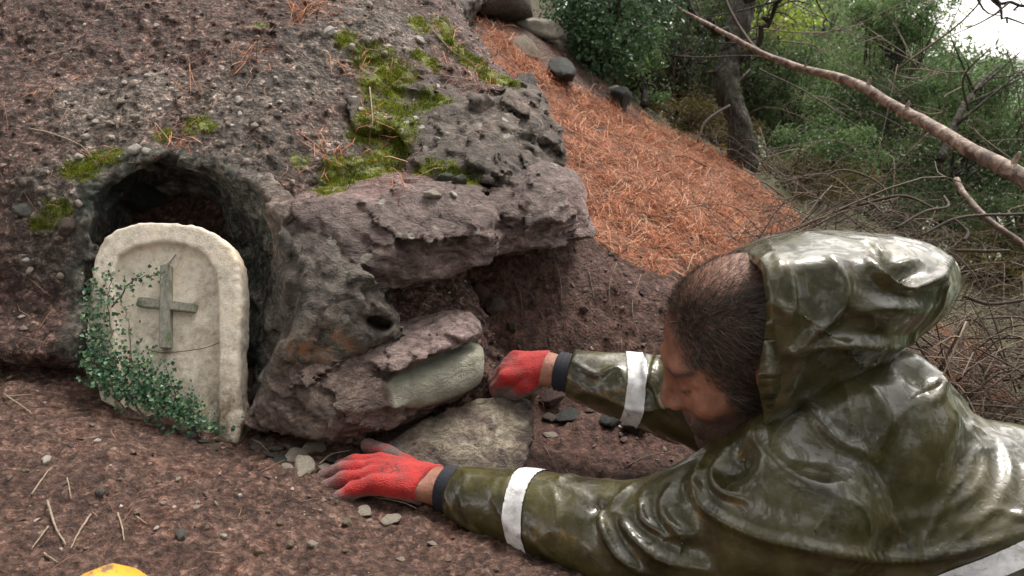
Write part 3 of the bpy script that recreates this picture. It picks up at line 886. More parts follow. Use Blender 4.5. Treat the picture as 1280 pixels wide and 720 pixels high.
for s in stems:
    path = spline([on_plaque(x, y, 0.004 + 0.012 * random.random()) for x, y in s], 24)
    path += RNG.normal(size=path.shape) * 0.0015
    add_tube(mbs, path, np.linspace(0.0016, 0.0007, 24), 5, 0.3)
    for i in range(24):
        for _ in range(2):
            ivp.append(path[i] + RNG.normal(size=3) * 0.008 + PL_N * 0.004)
dens = [(165, 490, 30, 16, 330), (128, 468, 18, 20, 240), (195, 505, 32, 16, 320), (148, 460, 18, 16, 110), (120, 420, 10, 30, 90), (117, 370, 9, 25, 70), (140, 410, 14, 28, 45), (222, 515, 20, 13, 130), (170, 460, 22, 16, 110), (115, 440, 9, 20, 90), (138, 350, 14, 14, 24), (240, 530, 20, 10, 150), (265, 542, 14, 7, 60), (190, 480, 26, 14, 130)]
for cx, cy, sx, sy, n in dens:
    for _ in range(n):
        x, y = cx + random.gauss(0, 1) * sx * 0.75, cy + random.gauss(0, 1) * sy * 0.75
        if y > 548 + (x - 290) * 0.36: continue
        ivp.append(on_plaque(x, y, 0.003 + abs(random.gauss(0, 0.014)) * sstep(360, 480, y)))
ivp = np.array(ivp)
V, Fc, a = leaf_cloud(ivp, np.tile(PL_N + np.array([0, 0, 0.35]), (len(ivp), 1)), 0.0072, aspect=0.9, jitter=0.45)
mbl.add(V, Fc, a)
child_at(link('stem', mbs.mesh('ivy_stems'), M['twig']), ivy)
child_at(link('leaf', mbl.mesh('ivy_leaves'), M['ivy'], kind='stuff'), ivy)

# ================================================================ PERSON
def nrmv(v): v = np.asarray(v, float); return v / np.linalg.norm(v)
HO = W(930, 452, 1.07)
hf = nrmv(-0.93 * CR - 0.37 * CU + 0.08 * CF)
hu = -0.36 * CR + 0.90 * CU - 0.30 * CF; hu = nrmv(hu - hf * (hu @ hf))
hl = np.cross(hu, hf)
if hl @ CF > 0: hl = -hl
HAX = np.stack([hf, hl, hu]).astype(F4)
HS = 1.03
def hp(a, b, c): return HO + HS * (hf * a + hl * b + hu * c)
I3 = np.eye(3)
SH_N, SH_F = W(985, 640, 1.02), W(1000, 565, 1.31)
NECKB = W(1005, 575, 1.165)
EL_N, WR_N = W(800, 682, 1.10), W(545, 607, 1.258)
EL_F, WR_F = W(850, 497, 1.405), W(686, 461, 1.475)
CH1, CH2, HIP = W(1040, 615, 1.165), W(1260, 705, 1.15), W(1470, 800, 1.15)

# ---- hands (shared by body and gloves)
def hand_chain(w, X, Y, Z, curl, spread, thumb, hs=1.0):
    """list of round cones (a,b,ra,rb); X to fingers, Y to thumb side, Z back of hand"""
    L = lambda x, y, z: w + (X * x + Y * y + Z * z) * hs
    out = []
    ks = [(0.088, 0.032), (0.094, 0.011), (0.090, -0.010), (0.080, -0.030)]
    fl = [(0.040, 0.026, 0.021), (0.045, 0.029, 0.022), (0.041, 0.027, 0.021), (0.032, 0.021, 0.019)]
    for i, ((kx, ky), ln) in enumerate(zip(ks, fl)):
        out.append((L(0.0, ky * 0.55, 0), L(kx, ky, 0.004), 0.020, 0.0135))
        ang = curl[i][0]; a = spread[i]; p = np.array([kx, ky, 0.003]); r = [0.0112, 0.0100, 0.0092, 0.0080]
        for j, l in enumerate(ln):
            d = np.array([math.cos(ang) * math.cos(a), math.sin(a), -math.sin(ang)])
            q = p + d * l
            out.append((L(*p), L(*q), r[j], r[j + 1])); p = q
            ang += curl[i][1]
    p = np.array([0.022, 0.022, -0.004]); 
    for (q, r0, r1) in zip(thumb, (0.019, 0.0135, 0.0115), (0.0135, 0.0115, 0.0095)):
        q = np.array(q); out.append((L(*p), L(*q), r0, r1)); p = q
    return out
Xn = nrmv(W(432, 588, 1.262) - WR_N); Yn = nrmv(0.15 * CR + 0.25 * CU + 1.0 * CF); Yn = nrmv(Yn - Xn * (Yn @ Xn)); Zn = np.cross(Xn, Yn)
if Zn[2] < 0: Zn = -Zn
HN = hand_chain(WR_N, Xn, Yn, Zn, [(0.22, 0.34), (0.20, 0.36), (0.24, 0.38), (0.30, 0.40)], [0.13, 0.02, -0.10, -0.24], [(0.055, 0.052, -0.004), (0.088, 0.068, 0.002), (0.118, 0.074, 0.006)], 1.10)
Xf = nrmv(W(612, 462, 1.50) - WR_F); Yf = nrmv(-0.55 * CU - 0.85 * CF + 0.05 * CR); Yf = nrmv(Yf - Xf * (Yf @ Xf)); Zf = np.cross(Xf, Yf)
if Zf @ CF > 0: Zf = -Zf
HF = hand_chain(WR_F, Xf, Yf, Zf, [(0.8, 0.85), (0.8, 0.85), (0.8, 0.85), (0.85, 0.85)], [0.08, 0.0, -0.06, -0.14], [(0.045, 0.044, -0.012), (0.070, 0.046, -0.026), (0.092, 0.038, -0.038)], 0.84)

def sd_hand(P, ch, grow=0.0, k=0.006):
    s = None
    for a, b, ra, rb in ch:
        d = sd_cone(P, a, b, ra, rb)
        s = d if s is None else smin(s, d, k)
    return s - grow

def f_head(P):
    q = ((P - HO.astype(F4)) @ HAX.T) / HS
    E = lambda c, r: sd_ell(q, c, I3, r)
    s = E((-0.014, 0, 0.052), (0.099, 0.077, 0.090))
    s = smin(s, E((0.036, 0, -0.006), (0.060, 0.060, 0.085)), 0.03)
    s = smin(s, E((0.032, 0, -0.066), (0.052, 0.050, 0.042)), 0.03)
    s = smin(s, E((0.074, 0, -0.092), (0.020, 0.024, 0.020)), 0.02)
    s = smin(s, sd_cone(q, (0.082, -0.034, 0.036), (0.082, 0.034, 0.036), 0.013, 0.013), 0.014)
    for y in (-1, 1):
        s = smin(s, E((0.060, y * 0.046, -0.014), (0.026, 0.018, 0.020)), 0.018)
        s = smax(s, -(E((0.102, y * 0.031, 0.012), (0.017, 0.018, 0.013))), 0.012)
        s = smin(s, E((0.080, y * 0.031, 0.011), (0.0125, 0.0125, 0.0125)), 0.002)
        s = smin(s, sd_cone(q, (0.086, y * 0.018, 0.023), (0.072, y * 0.048, 0.020), 0.006, 0.005), 0.006)
        e = E((-0.012, y * 0.079, 0.004), (0.020, 0.009, 0.033))
        e = smax(e, -E((-0.008, y * 0.090, 0.006), (0.012, 0.010, 0.020)), 0.004)
        s = smin(s, e, 0.006)
        s = smin(s, E((0.099, y * 0.012, -0.018), (0.011, 0.008, 0.008)), 0.006)
    s = smin(s, sd_cone(q, (0.090, 0, 0.028), (0.109, 0, -0.012), 0.008, 0.0105), 0.010)
    s = smin(s, sd_cone(q, (0.086, -0.020, -0.049), (0.086, 0.020, -0.049), 0.010, 0.010), 0.008)
    s = smin(s, sd_cone(q, (0.085, -0.018, -0.062), (0.085, 0.018, -0.062), 0.009, 0.009), 0.006)
    s = smax(s, -sd_cone(q, (0.103, -0.022, -0.0555), (0.103, 0.022, -0.0555), 0.0045, 0.0045), 0.003)
    return s * HS
NECK_T = hp(-0.025, 0, -0.05)
def f_body(P):
    s = f_head(P)
    s = smin(s, sd_cone(P, NECK_T, NECKB, 0.055, 0.064), 0.025)
    s = smin(s, sd_cone(P, NECKB, CH1, 0.08, 0.13), 0.05)
    s = smin(s, sd_cone(P, CH1, CH2, 0.14, 0.14), 0.05)
    s = smin(s, sd_cone(P, CH2, HIP, 0.14, 0.15), 0.05)
    s = smin(s, sd_cone(P, SH_N, SH_F, 0.065, 0.065), 0.05)
    for sh, el, wr in ((SH_N, EL_N, WR_N), (SH_F, EL_F, WR_F)):
        s = smin(s, sd_cone(P, sh, el, 0.052, 0.043), 0.03)
        s = smin(s, sd_cone(P, el, wr, 0.044, 0.0275), 0.015)
    s = smin(s, sd_hand(P, HN), 0.012)
    s = smin(s, sd_hand(P, HF), 0.012)
    return s
lo, hi = bounds([np.array([SH_N, SH_F, EL_N, HIP, WR_N + Xn * 0.2, WR_F + Xf * 0.2, HO + 0.17, HO - 0.17, CH2])], 0.06)
lo = lo - 0.12 * np.array([0, 1, 1]); hi = hi + np.array([0.12, 0.1, 0.03])
PBV, PBQ = mesh_sdf(f_body, lo, hi, 0.0036, 0.004)
hq = ((PBV - HO) @ np.stack([hf, hl, hu]).T) / HS
inhead = np.linalg.norm(hq - [0, 0, 0.02], axis=1) < 0.16
# hairline: sides and back dense, crown thin
hn = fbm(PBV, 45, 3, 81) * 0.012
side = sstep(0.066, 0.046, hq[:, 0] + hn + 0.25 * np.clip(-hq[:, 2] + 0.03, 0, 1)) * sstep(-0.045, -0.02, hq[:, 2] + hn)
topfront = sstep(0.088, 0.060, hq[:, 0] + hn) * sstep(0.03, 0.055, hq[:, 2])
hairm = np.where(inhead, np.maximum(side, topfront), 0)
crown = np.exp(-((hq[:, 0] + 0.02) / 0.055) ** 2 - ((hq[:, 1] - 0.015) / 0.05) ** 2) * sstep(0.10, 0.13, hq[:, 2])
ear = np.linalg.norm((hq - [-0.012, 0.08, 0.0]) / [0.024, 0.03, 0.034], axis=1) < 1
hairm = np.where(ear, 0, hairm)
hairm = hairm * (1 - 0.65 * np.clip(crown * 1.3, 0, 1))
beard = np.where(inhead, sstep(-0.012, -0.034, hq[:, 2] + 1.5 * hn + 0.25 * np.clip(hq[:, 0] - 0.05, 0, 1)) * sstep(-0.11, -0.08, hq[:, 0]) * sstep(0.11, 0.095, hq[:, 0] + 0.0 * hn), 0)
side_b = np.where(inhead, sstep(0.035, 0.01, hq[:, 0] + hn) * sstep(0.03, -0.01, hq[:, 2]), 0)
beard = np.maximum(beard, side_b)
brow = np.where(inhead, np.exp(-((hq[:, 2] - 0.037 - hn * 0.3) / 0.0045) ** 2) * sstep(0.062, 0.075, hq[:, 0]) * sstep(0.008, 0.014, np.abs(hq[:, 1])), 0)
eye = np.where(inhead, np.exp(-((hq[:, 2] - 0.0105) / 0.0028) ** 2) * (np.linalg.norm(hq - [0.088, 0.031, 0.011], axis=1) < 0.014), 0)
def mat_skin():
    t = NT('skin')
    a = t.noise(40, 4, 0.6); f = t.noise(400, 3, 0.7)
    col = t.ramp(a, [(0.35, (0.215, 0.085, 0.054)), (0.65, (0.34, 0.155, 0.10))])
    col = t.mix(t.math('MULTIPLY', t.attr('beard'), t.rng(f, 0.38, 0.56, 0.7, 1.0)), col, (0.045, 0.032, 0.028))
    col = t.mix(t.math('MULTIPLY', t.attr('hair'), t.rng(t.noise(150, 3, 0.6), 0.35, 0.6, 0.45, 0.95)), col, (0.030, 0.020, 0.016))
    col = t.mix(t.math('MULTIPLY', t.attr('dark'), 0.9), col, (0.022, 0.016, 0.014))
    t.bump(t.math('ADD', f, t.math('MULTIPLY', a, 2.0)), 0.5, 0.003)
    t.b.inputs['Subsurface Radius'].default_value = (0.01, 0.004, 0.002); t.b.inputs['Subsurface Scale'].default_value = 0.4
    return t.set(color=col, rough=0.48, sub=0.12, spec=0.45)
M['skin'] = mat_skin()
person = link('person', make_mesh('body', PBV, PBQ, True, {'hair': hairm, 'beard': beard, 'dark': np.maximum(brow, eye)}), M['skin'],
    label='person in wet olive rain jacket and red gloves reaching for the stones', category='person')

# ---- hair strands
NB = vnormals(PBV, PBQ)
cand = np.where(hairm > 0.25)[0]
wgt = hairm[cand]; wgt = wgt / wgt.sum()
ns = 15000
k = RNG.choice(cand, ns, p=wgt)
root = PBV[k] - NB[k] * 0.001 + RNG.normal(size=(ns, 3)) * 0.0012
flow = (-0.75 * hf - 0.55 * hu)[None] * (1 - 0) + 0.9 * np.where(hq[k, 2] > 0.09, 1, 0)[:, None] * hu[None] * 0.5
flow = flow + RNG.normal(size=(ns, 3)) * 0.35
flow -= NB[k] * (flow * NB[k]).sum(1)[:, None]; flow /= np.linalg.norm(flow, axis=1)[:, None]
ln = 0.012 + 0.016 * RNG.random(ns); ln *= 0.55 + 0.45 * hairm[k]
sd = np.cross(flow, NB[k]); w = 0.00032
p0 = root; p1 = root + (flow * 0.6 + NB[k] * 0.45) * ln[:, None] * 0.5; p2 = root + (flow * 0.93 + NB[k] * 0.38) * ln[:, None]
V = np.stack([p0 - sd * w, p0 + sd * w, p1 + sd * w, p1 - sd * w, p2], 1).reshape(-1, 3)
kk = np.arange(ns) * 5
mb = MB(); mb.add(V, np.stack([kk, kk + 1, kk + 2, kk + 3], 1), np.repeat(RNG.random(ns), 5)); mb.F.setdefault(3, []).append(np.stack([kk + 3, kk + 2, kk + 4], 1))
M['hair'] = mat_rnd('hair', [(0, (0.008, 0.006, 0.005)), (0.7, (0.035, 0.023, 0.017)), (1, (0.16, 0.125, 0.10))], 0.42, 0.5)
link('hair', mb.mesh('hair'), M['hair'], person, kind='stuff')

# ---- gloves
def mat_glove():
    t = NT('red_knit_glove')
    n = t.noise(22, 4, 0.6); 
    wv = t.voro(520)
    col = t.ramp(n, [(0.38, (0.40, 0.012, 0.012)), (0.62, (0.64, 0.035, 0.032))])
    col = t.mix(1.0, col, t.ramp(wv, [(0.1, (1, 1, 1)), (0.6, (0.62, 0.6, 0.6))]), 'MULTIPLY')
    dk = t.ramp(t.noise(60, 5, 0.7), [(0.3, (0.075, 0.045, 0.045)), (0.7, (0.21, 0.135, 0.13))])
    col = t.mix(t.math('MULTIPLY', t.attr('palm'), t.rng(t.noise(35, 5, 0.7), 0.30, 0.48)), col, dk)
    pr = t.math('MULTIPLY', t.attr('print'), t.rng(t.voro(75, 'DISTANCE_TO_EDGE'), 0.10, 0.06))
    col = t.mix(t.math('MULTIPLY', pr, 0.75), col, (0.035, 0.012, 0.012))
    col = t.mix(t.rng(t.noise(14, 5, 0.75), 0.52, 0.70, 0, 0.65), col, (0.16, 0.055, 0.05))
    t.bump(t.math('ADD', wv, t.math('MULTIPLY', n, 3.0)), 0.5, 0.004)
    return t.set(color=col, rough=0.7, spec=0.25, sheen=0.2)
M['glove'] = mat_glove()
for nm, ch, w, X, Y, Z, el, lab in (('glove', HN, WR_N, Xn, Yn, Zn, EL_N, 'red knit glove with grey dirty fingers spread on the soil'), ('glove', HF, WR_F, Xf, Yf, Zf, EL_F, 'red knit glove curled round the end of the boulder')):
    ax = nrmv(el - w)
    def f_gl(P, ch=ch, w=w, X=X, ax=ax):
        s = sd_hand(P, ch, 0.0040, 0.005)
        s = smin(s, sd_cone(P, w + X * 0.035, w + ax * 0.002, 0.030, 0.0315), 0.012)
        s = s + 0.0012 * fbm(P, 55, 2, 91) + 0.0016 * fbm(P, 22, 2, 92, True)
        return smax(s, -((P - (w - ax * 0.006).astype(F4)) @ (-ax).astype(F4)), 0.003)
    c = w + X * 0.09
    GVh, GQh = mesh_sdf(f_gl, c - 0.16, c + 0.16, 0.0026, 0.004)
    q = np.stack([(GVh - w) @ X, (GVh - w) @ Y, (GVh - w) @ Z], 1)
    palm = np.maximum(sstep(0.135, 0.165, q[:, 0]) * 0.85, sstep(-0.002, -0.014, q[:, 2]))
    palm = np.maximum(palm, sstep(0.045, 0.055, q[:, 1]) * sstep(0.05, 0.08, q[:, 0]))
    if w is WR_F: palm = np.maximum(palm, sstep(0.085, 0.115, q[:, 0]))
    link('glove', make_mesh('glove', GVh, GQh, True, {'palm': palm, 'print': sstep(0.024, 0.016, np.hypot(q[:, 0] - 0.075, q[:, 1] + 0.006)) * (q[:, 2] > 0)}), M['glove'], person, label=lab)

# ---- jacket
def creases(P, seed, k):
    q = P + 0.03 * np.stack([fbm(P, 7, 1, seed + 3), fbm(P, 7, 1, seed + 4), fbm(P, 7, 1, seed + 5)], 1)
    a = np.clip(fbm(q, 5.0, 1, seed, True), 0, 1) ** 13; b = np.clip(fbm(q, 10, 1, seed + 1, True), 0, 1) ** 9
    m = np.clip(0.5 + fbm(P, 3.5, 1, seed + 2) * 1.5, 0, 1)
    return k * (0.0095 * a * m + 0.0038 * b * (1 - m * 0.5))
def f_jacket(P):
    s = sd_cone(P, CH1, CH2, 0.165, 0.185)
    s = smin(s, sd_cone(P, CH2, HIP, 0.185, 0.19), 0.05)
    s = smin(s, sd_cone(P, W(950, 610, 1.15), CH1, 0.085, 0.15), 0.05)
    s = smin(s, sd_cone(P, SH_N, SH_F, 0.095, 0.095), 0.05)
    s = smin(s, sd_cone(P, W(1010, 520, 1.16), W(1120, 520, 1.16), 0.06, 0.085), 0.05)
    s = smin(s, sd_cone(P, W(915, 625, 1.06), W(1110, 535, 1.06), 0.055, 0.085), 0.04)
    s = smin(s, sd_cone(P, W(955, 575, 1.07), W(1110, 505, 1.08), 0.055, 0.075), 0.03)
    s = smin(s, sd_cone(P, W(968, 562, 1.01), W(1060, 520, 1.02), 0.042, 0.05), 0.03)
    for sh, el, wr, r in ((SH_N, EL_N, WR_N, (0.098, 0.080, 0.044)), (SH_F, EL_F, WR_F, (0.09, 0.068, 0.042))):
        ax = nrmv(wr - el)
        s = smin(s, sd_cone(P, sh, el, r[0], r[1]), 0.035)
        a = sd_cone(P, el, wr - ax * 0.045, r[1], r[2])
        a = smax(a, (P - (wr - ax * 0.042).astype(F4)) @ ax.astype(F4), 0.006)
        s = smin(s, a, 0.02)
    s = s + 0.006 * fbm(P, 4, 1, 95) - 0.003 * fbm(P, 6, 1, 96, True) - creases(P, 113, 1.0)
    return s
JV, JQ = mesh_sdf(f_jacket, lo - 0.03, hi + 0.05, 0.0042, 0.006)
rim = [(918, 303, 1.06), (944, 400, 1.03), (947, 530, 1.05)]
hood_out = [(870, 318), (915, 300), (1000, 281), (1080, 279), (1150, 293), (1196, 309), (1214, 350), (1192, 398), (1150, 432), (1070, 466), (1000, 505), (945, 535), (900, 545), (890, 430)]
hc = (1040, 390)
hpts = [W(x, y, 1.12) for x, y in hood_out] + [W(955, 560, 0.97), W(900, 570, 0.98), W(1010, 505, 0.955), W(1090, 455, 0.97)] + [W(hc[0] + (x - hc[0]) * 0.78, hc[1] + (y - hc[1]) * 0.70, 0.915) for x, y in hood_out] + [W(hc[0] + (x - hc[0]) * 0.8, hc[1] + (y - hc[1]) * 0.8, 1.25) for x, y in hood_out]
H_hood = hull(hpts)
rim_n = nrmv(np.cross(W(947, 530, 1.0) - W(918, 303, 1.05), CF) )
if rim_n @ CR > 0: rim_n = -rim_n
rim_n = nrmv(rim_n + 0.12 * CF)
rim_p = W(944, 410, 1.0)
def f_hood(P):
    s = sd_hull(P, H_hood, 0.013) - 0.010
    s = s + 0.004 * fbm(P, 5, 2, 97) - 0.004 * fbm(P, 4.5, 1, 98, True) - creases(P, 111, 0.8)
    s = smax(s, -(s + 0.011), 0.002)
    return smax(s, (P - rim_p.astype(F4)) @ rim_n.astype(F4), 0.004)
hlo, hhi = bounds([np.array(hpts)], 0.03)
HV, HQ = mesh_sdf(f_hood, hlo, hhi, 0.0038, 0.006)

def folds(V, Q, trees, lines, dents, inner=None):
    N = vnormals(V, Q)
    if inner is not None: N = np.where(inner[:, None], -N, N)
    D = np.zeros(len(V))
    for pl, h, w in lines:
        pts = []
        for x, y in spline([(a, b, 0) for a, b in pl], 6 * len(pl))[:, :2]:
            r = ray(x, y, trees)
            if r: pts.append(r[0])
        if len(pts) < 3: continue
        pts = spline(pts, 60)
        m = np.where((np.abs(V - pts.mean(0)) < (np.ptp(pts, axis=0) / 2 + 4 * w + 0.05)).all(1))[0]
        d = np.sqrt(((V[m][:, None] - pts[None]) ** 2).sum(2)); a = d.argmin(1); d = d.min(1)
        tp = np.sin(np.clip(a / 59, 0.04, 0.96) * math.pi) ** 0.6
        D[m] += tp * (h * np.clip(1 - d / w, 0, 1) ** 1.3 - 0.25 * h * np.exp(-((d - 2.0 * w) / (1.2 * w)) ** 2))
    for x, y, r, dep in dents:
        h = ray(x, y, trees)
        if not h: continue
        d = np.linalg.norm(V - h[0], axis=1)
        D -= dep * np.exp(-(d / r) ** 2)
    return V + N * D[:, None]
jt = [bvh_of(JV, JQ)]; ht = [bvh_of(HV, HQ)]
JL = [([(859, 598), (872, 625), (894, 645), (940, 667), (988, 679), (1050, 692), (1100, 698), (1150, 697), (1200, 689), (1240, 678), (1280, 664)], 0.011, 0.011),
      ([(1006, 495), (1025, 525), (1050, 551), (1097, 570)], 0.009, 0.012), ([(1097, 570), (1108, 535), (1106, 510), (1088, 482)], 0.009, 0.012),
      ([(1150, 442), (1170, 455), (1180, 478), (1172, 495), (1156, 504)], 0.006, 0.012),
      ([(1185, 520), (1220, 550), (1231, 582), (1215, 615), (1170, 640), (1110, 655)], 0.005, 0.014), ([(1220, 515), (1255, 560), (1262, 600), (1235, 640), (1180, 665)], 0.005, 0.014),
      ([(1250, 540), (1285, 590), (1280, 640), (1230, 668)], 0.004, 0.014),
      ([(960, 560), (985, 590), (1030, 605), (1080, 600)], 0.004, 0.014),
      ([(753, 622), (752, 650), (770, 690), (800, 715)], 0.012, 0.010), ([(770, 640), (790, 670), (830, 700), (880, 715)], 0.010, 0.010), ([(800, 625), (805, 650), (830, 668)], 0.009, 0.009), ([(840, 605), (828, 632), (838, 655), (860, 668)], 0.011, 0.010),
      ([(880, 570), (868, 600), (876, 620)], 0.010, 0.010), ([(905, 560), (890, 590), (900, 612), (930, 622)], 0.010, 0.010), ([(790, 606), (770, 625), (757, 640)], 0.008, 0.008),
      ([(820, 445), (815, 470), (822, 500), (835, 515)], 0.010, 0.008), ([(808, 442), (806, 465), (816, 490)], 0.008, 0.007), ([(715, 452), (745, 468), (772, 460), (782, 480)], 0.006, 0.009),
      ([(556, 620), (570, 648), (600, 668), (625, 690)], 0.005, 0.007)]
JD = [(1066, 528, 0.050, 0.007), (1146, 466, 0.022, 0.014), (918, 577, 0.022, 0.022), (1020, 570, 0.03, 0.008), (747, 630, 0.012, 0.016), (875, 690, 0.03, 0.012), (1200, 580, 0.018, 0.006), (815, 490, 0.018, 0.01)]
HL = [([(986, 325), (992, 365), (990, 400), (994, 442)], 0.007, 0.009), ([(994, 442), (1025, 415), (1050, 389), (1058, 355), (1040, 320)], 0.010, 0.009),
      ([(994, 444), (1040, 434), (1075, 431), (1110, 430), (1140, 426)], 0.016, 0.012), ([(1081, 307), (1092, 330), (1106, 345), (1144, 360), (1168, 350), (1181, 339), (1197, 312)], 0.016, 0.010),
      ([(960, 300), (975, 330), (970, 370), (985, 400)], 0.004, 0.009), ([(1060, 395), (1110, 385), (1160, 390)], 0.006, 0.012), ([(1085, 300), (1115, 315), (1150, 322)], 0.010, 0.009)]
HD = [(1132, 328, 0.036, 0.034), (1040, 470, 0.045, 0.016), (970, 480, 0.05, 0.012), (1010, 350, 0.025, 0.008)]
JV = folds(JV, JQ, jt, JL, JD); HV = folds(HV, HQ, ht, HL, HD, ev(lambda P: sd_hull(P, H_hood, 0.013) - 0.010 + 0.004 * fbm(P, 5, 2, 97) - 0.004 * fbm(P, 4.5, 1, 98, True) - creases(P, 111, 0.8), HV) < -0.0055)
def mat_coat():
    t = NT('wet_olive_vinyl'); t.b.inputs['Coat IOR'].default_value = 1.55
    a = t.noise(14, 4, 0.6, 0.6); b = t.noise(48, 4, 0.6, 1.2); d = t.noise(240, 3, 0.6)
    col = t.ramp(a, [(0.36, (0.022, 0.0185, 0.0045)), (0.52, (0.048, 0.0415, 0.011)), (0.66, (0.075, 0.066, 0.021))])
    mud = t.math('MULTIPLY', t.rng(b, 0.60, 0.68), t.rng(t.noise(5, 3), 0.48, 0.62))
    col = t.mix(t.math('MULTIPLY', mud, 0.35), col, (0.10, 0.092, 0.068))
    wv = t.mix(0.25, t.tc, t.noise(5, 3, 0.6, col=True))
    h = t.math('ADD', t.math('ADD', t.math('MULTIPLY', t.noise(20, 3, 0.5, 0.8), 0.5), t.math('MULTIPLY', t.voro(11, vec=wv), 1.1)), t.math('MULTIPLY', t.rng(b, 0.47, 0.53), 0.08))
    t.bump(t.math('ADD', h, t.math('MULTIPLY', d, 0.04)), 0.22, 0.016)
    return t.set(color=col, rough=t.rng(b, 0.35, 0.68, 0.30, 0.45), spec=0.5, coat=t.rng(t.noise(34, 5, 0.65, 1.5), 0.46, 0.52, 0.2, 1.0), crough=t.rng(b, 0.40, 0.62, 0.08, 0.22))
M['coat'] = mat_coat()
jacket = link('jacket', make_mesh('jacket', JV, JQ), M['coat'], person, label='wet olive rain jacket with reflective sleeve bands')
link('hood', make_mesh('hood', HV, HQ), M['coat'], jacket)

def mat_band():
    t = NT('reflective_tape')
    n = t.noise(60, 4, 0.6)
    col = t.ramp(n, [(0.3, (0.50, 0.51, 0.55)), (0.6, (0.78, 0.78, 0.81))])
    col = t.mix(t.rng(t.noise(28, 5, 0.7, 1.0), 0.52, 0.66, 0, 0.7), col, (0.24, 0.21, 0.17))
    t.bump(t.noise(90, 3), 0.2, 0.003)
    return t.set(color=col, rough=0.35, spec=0.6)
M['band'] = mat_band()
JN = vnormals(JV, JQ); jc = JV[JQ].mean(1)
def band(c, ax, half, rad):
    ax = nrmv(ax)
    t = (jc - c) @ ax; rr = np.linalg.norm((jc - c) - t[:, None] * ax, axis=1)
    q = JQ[(np.abs(t) < half) & (rr < rad)]
    u, inv = np.unique(q, return_inverse=True)
    tv = (JV[u] - c) @ ax
    base = JV[u] - np.outer(np.clip(np.abs(tv) - half * 0.93, 0, 1) * np.sign(tv), ax)
    V = np.concatenate([base + JN[u] * 0.0022, base - JN[u] * 0.002]); F = inv.reshape(q.shape)
    link('reflective_band', make_mesh('reflective_band', V, np.concatenate([F, F[:, ::-1] + len(u)])), M['band'], jacket)
band(W(672, 655, 1.18), nrmv(W(690, 660, 1.165) - W(655, 650, 1.19)) + 0.18 * CU, 0.0165, 0.11)
band(W(789, 483, 1.43), CR * 1.0 - 0.10 * CU, 0.0165, 0.11)
bp_ = [ray(x, y, [bvh_of(JV, JQ)]) for x, y in [(1150, 742), (1195, 725), (1240, 709), (1275, 694), (1310, 676), (1350, 655)]]
bp_ = spline([h[0] for h in bp_ if h], 80)
jb_ = bvh_of(JV, JQ); tn_ = np.gradient(bp_, axis=0); sv_ = []
for p_, t_ in zip(bp_, tn_):
    n_ = np.array(jb_.find_nearest(Vector(p_))[1]); c_ = nrmv(np.cross(n_, t_))
    for o_ in np.linspace(-0.0135, 0.0135, 7):
        h_ = jb_.find_nearest(Vector(p_ + c_ * o_)); sv_.append(np.array(h_[0]) + np.array(h_[1]) * 0.0025)
sv_ = np.array(sv_); a_ = (np.arange(79)[:, None] * 7 + np.arange(6)).reshape(-1)
link('reflective_band', make_mesh('reflective_band', sv_, np.stack([a_, a_ + 1, a_ + 8, a_ + 7], 1)), M['band'], jacket)
def mat_cuff():
    t = NT('navy_knit_cuff'); v = t.noise(300, 3)
    t.bump(v, 0.5, 0.002)
    return t.set(color=t.ramp(v, [(0.3, (0.006, 0.007, 0.013)), (0.7, (0.018, 0.020, 0.034))]), rough=0.85)
M['cuff'] = mat_cuff()
for wr, el, r in ((WR_N, EL_N, 0.037), (WR_F, EL_F, 0.036)):
    ax = nrmv(el - wr); mb = MB()
    s = np.linspace(0.015, 0.054, 12)
    path = wr + np.outer(s, ax)
    rad = r + 0.0012 * np.sin(np.arange(12) * 2.2); rad[0] -= 0.004; rad[-1] -= 0.004
    add_tube(mb, path, rad, 28)
    link('cuff', mb.mesh('cuff'), M['cuff'], jacket)

# ---- legs (kneeling, outside the frame)
KN = [np.array([1.30, 0.88, ground_z(1.30, 0.88) + 0.075]), np.array([1.32, 1.12, ground_z(1.32, 1.12) + 0.075])]
AN = [np.array([1.70, 0.86, ground_z(1.70, 0.86) + 0.055]), np.array([1.70, 1.14, ground_z(1.70, 1.14) + 0.055])]
def f_tr(P):
    s = sd_cone(P, HIP + [-0.06, 0, 0], HIP + [0.05, 0, -0.02], 0.165, 0.15)
    for kx, an, o in zip(KN, AN, (-0.08, 0.08)):
        s = smin(s, sd_cone(P, HIP + [0.04, o, -0.02], kx, 0.10, 0.075), 0.03)
        s = smin(s, sd_cone(P, kx, an, 0.075, 0.055), 0.02)
    return s + 0.006 * fbm(P, 16, 2, 99, True)
lo2, hi2 = bounds([np.array(KN + AN + [HIP])], 0.22)
TV, TQ = mesh_sdf(f_tr, lo2, hi2, 0.009, 0.01)
def mat_plain(name, c, rough):
    t = NT(name); n = t.noise(60, 4)
    t.bump(n, 0.3, 0.004)
    return t.set(color=t.mix(n, tuple(0.6 * x for x in c), tuple(1.3 * x for x in c)), rough=rough)
M['trouser'] = mat_plain('olive_waterproof_trousers', (0.045, 0.042, 0.02), 0.35)
M['boot'] = mat_plain('black_rubber_boot', (0.015, 0.015, 0.015), 0.4)
link('trousers', make_mesh('trousers', TV, TQ), M['trouser'], person)
for an in AN:
    def f_bt(P, an=an):
        s = sd_cone(P, an + [-0.05, 0, 0.0], an + [0.03, 0, 0.005], 0.058, 0.052)
        return smin(s, sd_cone(P, an + [0.03, 0, 0], an + [0.06, 0, -0.12], 0.05, 0.042), 0.02)
    V, Q = mesh_sdf(f_bt, an - 0.24, an + 0.20, 0.009, 0.01)
    link('boot', make_mesh('boot', V, Q), M['boot'], person)

